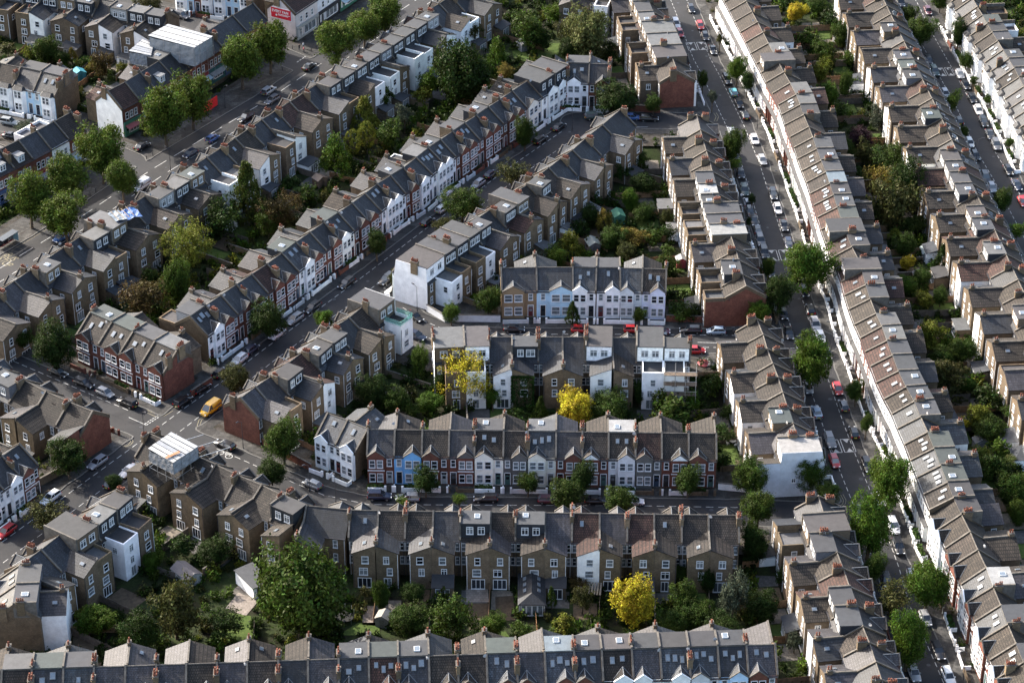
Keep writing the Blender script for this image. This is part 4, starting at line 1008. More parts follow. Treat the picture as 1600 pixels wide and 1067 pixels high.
# top left
terrace('top_back', [(-60, -38), (0, -27), (150, -2), (265, 19)], 'L', 'rear row at top left', 'left', n='auto', vf=False, vr=True, vs=True, brick='stock', dpool='nddDb', opool='ppwf', pool='stt', ext=.6, do=5.5)
terrace('top_blue', [(-40, 92), (-2, 99), (32, 106), (65, 113), (99, 121)], 'R', 'pale-blue row at left edge', 'left', 'sRpn0 tRpn0 sLpd0 gLpd2', flanks={'last': STK}, style='B', ext=0)
terrace('top_street', [(215, 6), (395, 31)], 'R', 'bay-fronted row at top edge', 'left', n='auto', frontline=True, style='B', fpool='LWRLW', ext=0)
terrace('top_mid', [(880, -32), (960, -24)], 'L', 'rear row at top centre', 'left', n='auto', vf=False, vr=True, brick='stock')
# ------------------------------------------------------------------ trees
LEAFC = dict(plane=(0.0445, 0.0641, 0.0087), mid=(0.0287, 0.0459, 0.0071), dark=(0.0169, 0.0295, 0.0056), deep=(0.0118, 0.0205, 0.0046), olive=(0.0397, 0.0410, 0.0117), yellow=(.255, .205, .016), lime=(0.0794, 0.0861, 0.0112),
             brown=(0.0439, 0.0303, 0.0102), purple=(0.0246, 0.0115, 0.0164), grey=(0.0394, 0.0484, 0.0312), conifer=(0.0304, 0.0394, 0.0066), gold=(0.1014, 0.0779, 0.0153), fresh=(0.0388, 0.0656, 0.0071), blossom=(0.0744, 0.0820, 0.0254))
LEAFN = dict(plane='bright green', mid='green', dark='dark green', deep='very dark green', olive='olive', yellow='vivid yellow', lime='yellow-green', brown='brownish', purple='purple-leaved', grey='grey-green',
             conifer='dark conifer-like', gold='golden', fresh='fresh green', blossom='white-flecked')
KINDN = dict(round='round-crowned', dense='dense', loose='loose', sparse='sparse', cone='pointed', topiary='clipped', weep='drooping', bush='bushy')
NVAR = 3
TREES = []
_NPR = np.random.default_rng(11)
def tree(px, py, w, h, kind, col, zone, clear=2.4, base=None):
    z = 6.0
    for _ in range(3):
        p = P(px, py, z); zc = p.y * _c + (CAMH - z) * _s; s = FPX / zc; th = math.atan2(CAMH - z, p.y)
        a = w / 2 / s; b = math.sqrt(max((h / 2 / s) ** 2 - (a * math.sin(th)) ** 2, (a * .55) ** 2)) / math.cos(th)
        b = min(b, a * 1.9); gz = ground_z(dist_at(p.x, p.y)) + .02 if base is None else base
        z = gz + clear + b
    p = P(px, py, z); top = z + b
    t = empty('tree', (p.x, p.y, gz), R.uniform(0, 6.28))
    k = R.randrange(NVAR); H = z - gz
    tr = mkobj('trunk', shared(('trunk', k, kind == 'cone'), lambda: trunk_mesh(k + 1, kind == 'cone')), t); f = max(H * 1.1, 1.2); tr.scale = (min(f, 2.2 * a + 2), min(f, 2.2 * a + 2), f)
    cr = mkobj('crown', shared(('crown', kind, k), lambda: crown_mesh(kind, 20 + k)), t, vary(LEAFC[col], .14), (0, 0, H)); cr.scale = (2.0 * a, 2.0 * a, 2.0 * b)
    TREES.append((zone, px, t, kind, col, w)); return t
Z = 'in the high street pavement row'
for a in [(256, 174, 66, 76, 'round', 'plane'), (298, 150, 60, 68, 'round', 'plane'), (157, 232, 66, 74, 'round', 'plane'), (104, 273, 58, 58, 'round', 'plane'), (190, 275, 50, 52, 'round', 'plane'), (44, 303, 60, 70, 'round', 'plane'),
          (100, 330, 72, 60, 'round', 'plane'), (376, 88, 62, 68, 'round', 'plane'), (420, 66, 54, 62, 'round', 'plane'), (527, 60, 60, 56, 'round', 'plane'), (568, 40, 50, 50, 'round', 'plane'), (600, 18, 52, 52, 'round', 'plane'), (523, 96, 20, 22, 'loose', 'plane')]:
    tree(*a, Z, 2.2 if a[2] < 30 else 3.6, 0)
Z = 'in gardens below the high street'
for a in [(388, 298, 62, 92, 'cone', 'conifer'), (345, 338, 62, 64, 'loose', 'dark'), (290, 382, 84, 76, 'sparse', 'lime'), (275, 440, 44, 70, 'dense', 'mid'), (225, 468, 72, 64, 'loose', 'brown'), (440, 328, 66, 66, 'sparse', 'brown'), (420, 345, 40, 44, 'loose', 'mid'),
          (522, 240, 52, 64, 'weep', 'fresh'), (570, 178, 50, 56, 'cone', 'lime'), (551, 222, 26, 40, 'topiary', 'lime'), (573, 211, 28, 42, 'topiary', 'lime'), (607, 207, 46, 46, 'loose', 'mid'), (632, 180, 30, 40, 'loose', 'grey'), (712, 112, 88, 92, 'round', 'dark'),
          (668, 128, 36, 40, 'loose', 'fresh'), (660, 146, 30, 24, 'bush', 'lime'), (745, 112, 44, 56, 'dense', 'mid'), (738, 48, 34, 44, 'loose', 'olive'), (775, 82, 34, 50, 'weep', 'fresh'), (790, 110, 26, 24, 'sparse', 'gold'), (600, 150, 30, 28, 'bush', 'mid'), (685, 92, 30, 30, 'loose', 'mid'), (455, 285, 30, 24, 'bush', 'dark'), (480, 300, 30, 26, 'bush', 'mid'), (310, 470, 36, 40, 'loose', 'dark'), (235, 430, 30, 30, 'bush', 'mid')]:
    tree(*a, Z, 1.6)
Z = 'in gardens at the top centre'
for a in [(825, 42, 60, 60, 'loose', 'mid'), (918, 52, 62, 76, 'round', 'blossom'), (885, 45, 40, 50, 'loose', 'olive'), (868, 20, 34, 34, 'loose', 'fresh'), (890, 76, 34, 34, 'dense', 'dark'), (930, 88, 30, 26, 'loose', 'olive'), (952, 75, 26, 26, 'bush', 'dark'), (850, 60, 30, 26, 'bush', 'dark'), (962, 150, 62, 48, 'dense', 'dark'), (1021, 160, 26, 24, 'dense', 'mid')]:
    tree(*a, Z, 1.8)
Z = 'on the diagonal street'
for a in [(820, 205, 32, 42, 'dense', 'mid'), (800, 268, 48, 36, 'loose', 'olive'), (722, 315, 60, 48, 'dense', 'mid'), (588, 378, 30, 40, 'dense', 'dark'), (418, 495, 56, 52, 'dense', 'dark'), (508, 496, 30, 32, 'loose', 'fresh'), (365, 590, 46, 44, 'dense', 'olive'), (690, 350, 30, 26, 'loose', 'olive'), (85, 535, 62, 66, 'dense', 'dark'), (30, 523, 42, 34, 'dense', 'mid'), (105, 712, 58, 58, 'dense', 'dark'), (178, 752, 26, 24, 'dense', 'dark'), (70, 802, 60, 34, 'loose', 'olive'), (500, 497, 20, 22, 'loose', 'fresh')]:
    tree(*a, Z, 1.8, 0)
Z = 'on the blue-house street'
for a in [(442, 685, 56, 66, 'dense', 'mid'), (424, 735, 44, 44, 'dense', 'dark'), (665, 747, 38, 40, 'dense', 'dark'), (825, 752, 32, 30, 'dense', 'mid'), (910, 744, 38, 46, 'dense', 'dark'), (885, 770, 50, 42, 'round', 'mid'), (968, 780, 46, 38, 'round', 'mid'), (1075, 748, 42, 42, 'dense', 'mid'), (629, 782, 24, 18, 'loose', 'fresh'), (718, 780, 24, 16, 'loose', 'fresh'), (1173, 742, 52, 58, 'dense', 'mid'), (1267, 738, 46, 52, 'dense', 'mid'), (1185, 790, 48, 54, 'dense', 'mid'), (1293, 768, 40, 34, 'dense', 'mid')]:
    tree(*a, Z, 1.8, 0)
Z = 'on the centre street'
for a in [(895, 487, 24, 34, 'cone', 'dark'), (1000, 491, 20, 22, 'dense', 'mid'), (705, 487, 28, 28, 'dense', 'fresh'), (764, 468, 38, 42, 'dense', 'mid'), (1185, 488, 38, 38, 'dense', 'fresh'), (1074, 488, 10, 14, 'dense', 'mid'), (613, 434, 14, 24, 'loose', 'olive')]:
    tree(*a, Z, 1.4, 0)
Z = 'on the right-hand street'
for a in [(1266, 415, 74, 76, 'dense', 'fresh'), (1268, 562, 62, 80, 'dense', 'fresh'), (1391, 746, 64, 76, 'dense', 'fresh'), (1360, 815, 62, 92, 'dense', 'fresh'), (1450, 911, 68, 76, 'dense', 'fresh'), (1421, 994, 58, 82, 'dense', 'fresh'), (1395, 934, 56, 62, 'loose', 'olive'), (1367, 884, 36, 42, 'dense', 'mid'), (1152, 106, 32, 36, 'dense', 'fresh'), (1168, 126, 20, 30, 'dense', 'dark'), (1148, 224, 36, 46, 'dense', 'mid'), (1147, 257, 26, 20, 'loose', 'fresh'), (1218, 458, 42, 60, 'dense', 'dark'), (1200, 417, 22, 30, 'dense', 'mid'), (1098, 122, 16, 24, 'dense', 'mid'), (1113, 152, 15, 22, 'loose', 'grey'), (1338, 608, 30, 30, 'dense', 'mid'), (1354, 660, 20, 26, 'dense', 'mid'), (1175, 310, 12, 14, 'dense', 'dark'), (1125, 60, 12, 20, 'loose', 'olive'), (1170, 345, 10, 14, 'loose', 'dark')]:
    tree(*a, Z, 2.2, 0)
Z = 'on the far-right street'
for a in [(1440, 48, 50, 44, 'dense', 'mid'), (1422, 22, 28, 26, 'dense', 'mid'), (1498, 50, 26, 42, 'dense', 'dark'), (1510, 94, 22, 22, 'dense', 'mid'), (1490, 155, 26, 36, 'loose', 'mid'), (1507, 205, 14, 16, 'dense', 'mid'), (1566, 312, 32, 36, 'dense', 'mid'), (1590, 362, 28, 28, 'loose', 'fresh'), (1522, 125, 16, 16, 'loose', 'mid'), (1543, 155, 12, 14, 'dense', 'mid'), (1578, 222, 14, 14, 'dense', 'mid'), (1470, 0, 26, 24, 'dense', 'mid')]:
    tree(*a, Z, 1.8, 0)
Z = 'in gardens behind the pastel houses'
for a in [(985, 312, 28, 36, 'dense', 'fresh'), (945, 343, 26, 36, 'weep', 'gold'), (1005, 330, 36, 28, 'dense', 'mid'), (960, 370, 42, 36, 'dense', 'mid'), (992, 370, 48, 34, 'loose', 'gold'), (888, 380, 44, 42, 'weep', 'lime'), (838, 403, 36, 30, 'loose', 'grey'), (868, 400, 34, 30, 'dense', 'fresh'), (1042, 338, 22, 26, 'weep', 'olive'), (1048, 362, 26, 22, 'bush', 'dark'), (978, 392, 30, 28, 'loose', 'olive'), (1043, 390, 24, 18, 'bush', 'mid'), (1042, 412, 40, 34, 'weep', 'mid'), (920, 335, 30, 34, 'dense', 'dark'), (1005, 285, 44, 30, 'dense', 'dark'), (975, 268, 30, 30, 'loose', 'dark'), (1000, 250, 30, 28, 'loose', 'mid'), (930, 310, 26, 26, 'bush', 'dark'), (905, 355, 28, 26, 'bush', 'dark'), (1022, 370, 30, 24, 'bush', 'mid'), (1060, 485, 40, 22, 'bush', 'mid'), (1085, 485, 30, 20, 'bush', 'dark'), (1050, 460, 26, 16, 'bush', 'dark'), (818, 408, 28, 20, 'bush', 'lime')]:
    tree(*a, Z, .9)
Z = 'in gardens behind the blue house'
for a in [(580, 610, 46, 52, 'dense', 'dark'), (617, 624, 42, 40, 'dense', 'mid'), (656, 562, 28, 62, 'dense', 'mid'), (726, 590, 80, 82, 'sparse', 'yellow'), (898, 634, 52, 52, 'round', 'yellow'), (952, 634, 62, 34, 'dense', 'mid'), (672, 628, 40, 30, 'dense', 'fresh'), (690, 600, 24, 36, 'loose', 'dark'), (806, 648, 30, 22, 'bush', 'mid'), (1050, 640, 60, 28, 'bush', 'mid'), (1080, 625, 26, 30, 'bush', 'fresh'), (1032, 625, 28, 36, 'bush', 'mid'), (1000, 612, 20, 34, 'dense', 'dark'), (845, 636, 24, 34, 'cone', 'mid'), (640, 640, 30, 26, 'loose', 'mid'), (770, 622, 26, 30, 'loose', 'fresh'), (1115, 600, 40, 16, 'bush', 'mid'), (1130, 675, 36, 22, 'bush', 'dark'), (1140, 640, 30, 20, 'bush', 'dark'), (1130, 720, 28, 24, 'bush', 'dark')]:
    tree(*a, Z, 1.2)
Z = 'in gardens along the bottom'
for a in [(465, 922, 138, 142, 'round', 'mid'), (272, 944, 78, 104, 'loose', 'olive'), (214, 986, 62, 62, 'dense', 'dark'), (150, 968, 58, 40, 'dense', 'fresh'), (336, 860, 52, 46, 'dense', 'dark'), (595, 928, 26, 60, 'dense', 'mid'), (702, 965, 72, 78, 'weep', 'mid'), (645, 925, 36, 36, 'dense', 'dark'), (990, 936, 64, 72, 'round', 'yellow'), (1068, 930, 44, 50, 'dense', 'mid'), (1145, 930, 48, 80, 'weep', 'grey'), (1190, 945, 50, 50, 'dense', 'dark'), (1090, 955, 50, 44, 'dense', 'mid'), (1050, 968, 50, 36, 'dense', 'mid'), (1180, 850, 40, 56, 'dense', 'dark'), (1172, 830, 26, 40, 'dense', 'mid'), (640, 965, 60, 46, 'dense', 'mid'), (862, 930, 18, 44, 'cone', 'mid'), (910, 935, 34, 40, 'loose', 'olive'), (905, 912, 32, 22, 'sparse', 'brown'), (770, 975, 40, 36, 'dense', 'fresh'), (815, 985, 36, 26, 'bush', 'mid'), (570, 925, 20, 20, 'bush', 'olive'), (1060, 895, 34, 30, 'dense', 'mid'), (1105, 905, 26, 34, 'dense', 'dark'), (240, 875, 34, 30, 'dense', 'fresh'), (350, 975, 60, 50, 'loose', 'dark'), (1130, 985, 60, 40, 'dense', 'dark'), (880, 972, 36, 26, 'bush', 'lime'), (130, 958, 30, 24, 'bush', 'lime'), (60, 985, 30, 22, 'bush', 'mid'), (1242, 1000, 24, 30, 'bush', 'grey'), (1225, 900, 24, 30, 'bush', 'dark'), (285, 850, 40, 30, 'bush', 'dark')]:
    tree(*a, Z, 1.0 if a[2] < 100 else 2.2)
Z = 'in gardens between the right-hand streets'
for a in [(1418, 285, 62, 76, 'dense', 'dark'), (1378, 280, 50, 56, 'loose', 'gold'), (1396, 312, 76, 84, 'loose', 'olive'), (1345, 215, 36, 32, 'round', 'purple'), (1375, 180, 40, 40, 'loose', 'grey'), (1284, 108, 34, 44, 'loose', 'lime'), (1290, 78, 40, 44, 'loose', 'mid'), (1246, 18, 30, 26, 'round', 'yellow'), (1278, 8, 34, 22, 'dense', 'mid'), (1315, 52, 30, 40, 'dense', 'mid'), (1330, 90, 30, 24, 'loose', 'fresh'), (1290, 145, 40, 34, 'dense', 'fresh'), (1322, 130, 22, 40, 'dense', 'mid'), (1315, 230, 40, 34, 'dense', 'mid'), (1352, 240, 36, 46, 'loose', 'olive'), (1300, 30, 30, 26, 'bush', 'dark'), (1262, 60, 30, 26, 'bush', 'mid'), (1398, 246, 70, 30, 'dense', 'mid'), (1418, 410, 22, 20, 'round', 'yellow'), (1412, 380, 38, 34, 'dense', 'mid'), (1400, 365, 22, 18, 'weep', 'lime'), (1473, 402, 34, 44, 'cone', 'dark'), (1440, 432, 30, 28, 'dense', 'mid'), (1415, 445, 34, 30, 'dense', 'fresh'), (1445, 466, 32, 30, 'loose', 'lime'), (1470, 462, 24, 26, 'dense', 'mid'), (1452, 520, 54, 58, 'loose', 'lime'), (1503, 548, 42, 42, 'dense', 'mid'), (1485, 585, 62, 60, 'loose', 'olive'), (1470, 560, 40, 36, 'dense', 'mid'), (1506, 660, 20, 18, 'bush', 'yellow'), (1530, 650, 36, 40, 'loose', 'lime'), (1545, 670, 50, 40, 'dense', 'mid'), (1530, 712, 40, 30, 'dense', 'lime'), (1560, 730, 56, 50, 'loose', 'mid'), (1585, 765, 50, 56, 'dense', 'mid'), (1560, 700, 40, 26, 'bush', 'fresh'), (1590, 640, 50, 40, 'dense', 'mid'), (1545, 620, 54, 26, 'bush', 'dark'), (1510, 600, 30, 24, 'dense', 'fresh'), (1590, 800, 30, 40, 'dense', 'mid'), (1580, 720, 20, 20, 'loose', 'blossom'), (1430, 350, 40, 30, 'dense', 'dark'), (1440, 240, 36, 22, 'bush', 'mid'), (1330, 270, 34, 24, 'bush', 'dark'), (1310, 170, 30, 24, 'bush', 'mid'), (1295, 195, 30, 26, 'bush', 'dark'), (1590, 590, 30, 24, 'bush', 'mid'), (1560, 560, 30, 24, 'bush', 'mid')]:
    tree(*a, Z, 1.0)
Z = 'in gardens at the top left'
for a in [(72, 78, 38, 40, 'round', 'mid'), (95, 90, 28, 24, 'dense', 'mid'), (158, 98, 32, 44, 'loose', 'brown'), (112, 85, 20, 22, 'cone', 'gold'), (140, 105, 14, 16, 'bush', 'gold'), (40, 200, 28, 24, 'dense', 'grey'), (45, 82, 24, 22, 'bush', 'lime'), (12, 76, 28, 18, 'bush', 'olive'), (155, 138, 20, 14, 'bush', 'mid'), (228, 5, 44, 24, 'dense', 'olive'), (190, 105, 18, 16, 'bush', 'lime')]:
    tree(*a, Z, .9)
byz = {}
for rec in TREES: byz.setdefault((rec[0], rec[3], rec[4]), []).append(rec)
for (zone, kind, col), L in byz.items():
    L.sort(key=lambda r_: r_[1])
    for i, rec in enumerate(L):
        size = 'large' if rec[5] > 60 else 'small' if rec[5] < 28 else 'medium'
        pos = '' if len(L) == 1 else f", {ordinal(i + 1)} from left of {len(L)}"
        tag(rec[2], f"{size} {LEAFN[col]} {KINDN[kind]} tree {zone}{pos}", 'tree', 'trees ' + zone)

# ------------------------------------------------------------------ uncountable planting between the gardens
fx = np.array([[f[0], f[1], math.cos(f[2]), math.sin(f[2]), f[3], f[4], f[5]] for f in FOOT])
def in_house(x, y, m=0.4):
    dx = x - fx[:, 0]; dy = y - fx[:, 1]; u = dx * fx[:, 2] + dy * fx[:, 3]; v = -dx * fx[:, 3] + dy * fx[:, 2]
    return bool(np.any((u > -m) & (u < fx[:, 4] + m) & (v < fx[:, 5] + m) & (v > -fx[:, 6] - m)))
OPEN = []          # open plots (lawns, patios) that stay clear
def in_open(x, y):
    for ox, oy, c, s, w_, d_ in OPEN:
        u = (x - ox) * c + (y - oy) * s; v = -(x - ox) * s + (y - oy) * c
        if -.1 < u < w_ + .1 and -d_ - .1 < v < .1: return True
    return False
PLOTS = [('lawn', [(842, 95), (885, 95), (878, 68), (838, 68)]), ('lawn', [(805, 97), (836, 96), (816, 76), (800, 80)]), ('lawn', [(325, 1002), (398, 1000), (392, 962), (345, 955)]), ('lawn', [(528, 992), (594, 992), (592, 972), (560, 972)]),
         ('patio', [(352, 950), (384, 962), (404, 938), (372, 925)]), ('soil', [(733, 983), (768, 983), (764, 942), (731, 942)]), ('soil', [(775, 970), (805, 968), (802, 930), (774, 932)]), ('patio', [(728, 940), (764, 940), (762, 915), (728, 915)]), ('lawn', [(640, 600), (662, 596), (668, 575), (650, 578)]),
         ('patio', [(566, 975), (592, 978), (592, 946), (568, 946)]), ('lawn', [(1100, 730), (1150, 732), (1148, 712), (1098, 712)]), ('lawn', [(745, 985), (768, 1000), (800, 1000), (790, 986)])]
PW = []
for k, q in PLOTS:
    v = [P(x, y, GARDEN_Z + .07) for x, y in q]; cx_ = sum(v, Vector()) / 4; mb = MB(); mb.slab([(p.x - cx_.x, p.y - cx_.y, 0) for p in v], .12)
    o = mb.obj({'lawn': 'lawn', 'patio': 'patio', 'soil': 'soil_bed'}[k], {'lawn': 'lawn', 'patio': 'patio', 'soil': 'timber'}[k], None, {'lawn': (.1, .1, .1), 'patio': (.20, .17, .145), 'soil': (.055, .040, .026)}[k]); o.location = cx_; struct(o); PW.append([(p.x, p.y) for p in v])
def in_plot(x, y):
    for q in PW:
        sg_ = [(q[(i + 1) % 4][0] - q[i][0]) * (y - q[i][1]) - (q[(i + 1) % 4][1] - q[i][1]) * (x - q[i][0]) for i in range(4)]
        if all(s_ > -.5 for s_ in sg_) or all(s_ < .5 for s_ in sg_): return True
    return False
kinds = ['lawn', 'lawn', 'patio', 'patio', 'patio', 'deck']
NP_ = 0
for nm, li, h, A, B, s, row in HOUSES:
    if R.random() > .75 or s['out'] == '0': continue
    w = (B - A).length; u = (B - A) / w; n = Vector((-u.y, u.x, 0)); yo = row.get('dr', DR) + row.get('do', 4.2) + R.choice([.4, .4, 3.6]); dep = R.uniform(3.0, 6.0); k = R.choice(kinds)
    o = A - n * yo + u * .35; ww = w - .7; far = o - n * dep + u * ww / 2; mid = o - n * dep / 2 + u * ww / 2
    if in_house(far.x, far.y, .2) or in_house(mid.x, mid.y, .2) or min(dist_at(far.x, far.y), dist_at(mid.x, mid.y)) < 12.8: continue
    rz = math.atan2(u.y, u.x); OPEN.append((o.x, o.y, math.cos(rz), math.sin(rz), ww, dep)); z = GARDEN_Z + .05
    mb = MB(); mb.box(0, ww, -dep, 0, -.2, 0)
    ob = mb.obj({'lawn': 'lawn', 'patio': 'patio', 'deck': 'timber_deck'}[k], {'lawn': 'lawn', 'patio': 'patio', 'deck': 'timber'}[k], None, {'patio': R.choice([(.11, .10, .088), (.075, .073, .07), (.15, .13, .105)]), 'deck': (.075, .055, .036), 'lawn': (.1, .1, .1)}[k]); ob.location = (o.x, o.y, z); ob.rotation_euler = (0, 0, rz); struct(ob)
hsp = [(p.x, p.y) for p in ROADS['high_street'][0]]
def near_high(x, y):
    for (ax, ay), (bx, by) in zip(hsp[:-1], hsp[1:]):
        dx, dy = bx - ax, by - ay; t_ = max(0, min(1, ((x - ax) * dx + (y - ay) * dy) / (dx * dx + dy * dy)))
        if math.hypot(x - ax - t_ * dx, y - ay - t_ * dy) < 15: return True
    return False
bush_src = {}
for k in range(4):
    me = crown_mesh('shrub', 60 + k); v = np.zeros(len(me.vertices) * 3, np.float32); me.vertices.foreach_get('co', v); bush_src[k] = v.reshape(-1, 3); bpy.data.meshes.remove(me)
masses = {c: [] for c in ('deep', 'dark', 'mid', 'fresh', 'olive', 'lime')}
rr = random.Random(3); cnt = 0
yy = 330.0
while yy < 690:
    half = (yy * _c + CAMH * _s) * 820 / FPX
    xx = -half - 4
    while xx < half + 4:
        x = xx + rr.uniform(-1.1, 1.1); y = yy + rr.uniform(-1.1, 1.1); xx += 2.15
        d = dist_at(x, y)
        if near_high(x, y): continue
        if d < 3.3 or in_house(x, y, .15) or in_open(x, y) or in_plot(x, y): continue
        if d < 9 and rr.random() < .45: continue
        clear_ = math.sin(x * .31 + 1.3) * math.sin(y * .27 - .4) + .6 * math.sin(x * .71 - y * .53)
        if rr.random() < (.16 if clear_ < .35 else .6): continue
        r = rr.choice([.6, .8, .9, 1.1, 1.3, 1.6]) if d > 10 else rr.uniform(.6, 1.1)
        src = bush_src[rr.randrange(4)]; a = rr.uniform(0, 6.28); ca, sa = math.cos(a), math.sin(a); hz = r * rr.uniform(.8, 1.35)
        gz = ground_z(d); v = np.empty_like(src); v[:, 0] = (src[:, 0] * ca - src[:, 1] * sa) * 2 * r + x; v[:, 1] = (src[:, 0] * sa + src[:, 1] * ca) * 2 * r + y; v[:, 2] = src[:, 2] * 2 * hz + gz + hz * .65
        masses[rr.choices(list(masses), [3, 5, 5, 2, 2, 1])[0]].append(v); cnt += 1
    yy += 2.15
for c, L in masses.items():
    if not L: continue
    o = mkobj('shrubbery', mesh_quads('shrubbery', np.concatenate(L)), None, LEAFC[c]); o['kind'] = 'stuff'
    tag(o, f"{LEAFN[c]} shrubs and undergrowth filling the back gardens", 'shrubbery')
print('bushes', cnt)
# ------------------------------------------------------------------ garden fences and walls
def fence_mesh(L, kind, seed):
    rr = random.Random(seed); mb = MB(); n = max(1, round(L / 1.85)); s = L / n
    for k in range(n):
        mb.box(0.02, .12, -s * k - .06, -s * k + .04, -.3, 1.75, 0)
        hz = 1.62 + rr.uniform(-.06, .06)
        if kind == 'fence':
            m = 9
            for q in range(m): y0 = -s * k - .08 - (s - .1) * q / m; mb.box(.03 + .015 * (q % 2), .07 + .015 * (q % 2), y0 - (s - .1) / m * .96, y0, .02, hz, 0)
            mb.box(.0, .03, -s * (k + 1), -s * k, .4, .5, 0); mb.box(.0, .03, -s * (k + 1), -s * k, 1.2, 1.3, 0)
        else:
            mb.box(-.04, .18, -s * (k + 1), -s * k - .001, -.3, 1.6, 0); mb.box(-.08, .22, -s * (k + 1), -s * k - .001, 1.602, 1.7, 1)
    return mb
FN = 0; pending = []
for nm, li, h, A, B, s, row in HOUSES:
    w = (B - A).length; u = (B - A) / w; n = Vector((-u.y, u.x, 0)); dr = row.get('dr', DR); do = row.get('do', 4.2)
    y0 = dr + (do if s['ctr'] == 0 else .2) + .15; L = 0
    while L < 15:
        q = A - n * (y0 + L + 1.2)
        if in_house(q.x, q.y, .3) and L > 0.5: break
        if dist_at(q.x, q.y) < 3.0: break
        L += 1.0
    if L < 3: continue
    q = A - n * (y0 + L * .5); px, py = proj((q.x, q.y, 0))
    if not (-10 < px < 1610 and -5 < py < 1080): continue
    kind = 'fence' if R.random() < .7 else 'wall'; L = round(min(L, R.choice([8, 10, 12, 14, 15])))
    me = shared(('fence', L, kind, R.randrange(2)), lambda: fence_mesh(L, kind, L).mesh('garden_' + kind, ['timber', 'timber'] if kind == 'fence' else ['brick', 'coping']))
    p = A - n * y0; far = A - n * (y0 + L); z = min(ground_z(dist_at(p.x, p.y)), ground_z(dist_at(far.x, far.y)))
    col = R.choice([(.17, .10, .06), (.20, .11, .055), (.12, .095, .075), (.24, .15, .085), (.10, .085, .07)]) if kind == 'fence' else vary(C['brick'], .2)
    o = mkobj('garden_' + kind, me, None, col, (p.x, p.y, z), math.atan2(u.y, u.x))
    lab = h['label'].split(', ', 1)[1]
    tag(o, f"{'timber garden fence' if kind == 'fence' else 'brick garden wall'} behind house {lab}", 'fence' if kind == 'fence' else 'wall', 'dividers between back gardens'); FN += 1
print('fences', FN)
# boundary walls along side streets (surveyed foot lines)
def bwall(pts, h, mat, col, label, th=.25):
    q = [P(x, y, 0) for x, y in pts]; o = empty('boundary_wall', (*q[0].xy, 0)); tag(o, label, 'wall')
    for a, b in zip(q[:-1], q[1:]):
        t = (b - a); L = t.length; mb = MB(); mb.box(0, L + th, -th / 2, th / 2, -.5, h, 0); mb.box(-.04, L + th + .04, -th / 2 - .06, th / 2 + .06, h + .002, h + .1, 1)
        c = mb.obj('wall_section', [mat, 'coping'], o, col); c.location = (*(a - q[0]).xy, 0); c.rotation_euler = (0, 0, math.atan2(t.y, t.x))
bwall([(667, 486), (694, 502), (780, 503)], 1.6, 'painted_render', C['lgrey'], 'pale rendered garden wall beside the white end block')
bwall([(1041, 502), (1100, 504)], 1.5, 'brick', C['red'], 'red brick garden wall right of the pastel terrace')
bwall([(1122, 764), (1163, 768)], 1.4, 'painted_render', C['white'], 'white garden wall right of the blue-house terrace')
bwall([(402, 690), (450, 716), (485, 735)], 1.6, 'brick', C['red'], 'long red brick wall beside the corner tree and white pair')
bwall([(953, 172), (1030, 176)], 1.6, 'brick', C['red'], 'red brick wall behind the parked cars at the bend')
bwall([(46, 768), (100, 738)], 1.6, 'brick', C['stock'], 'brick garden wall under the dark tree at left')
bwall([(300, 620), (330, 600)], 1.5, 'brick', C['red'], 'brick wall beside the red-brick block flank')
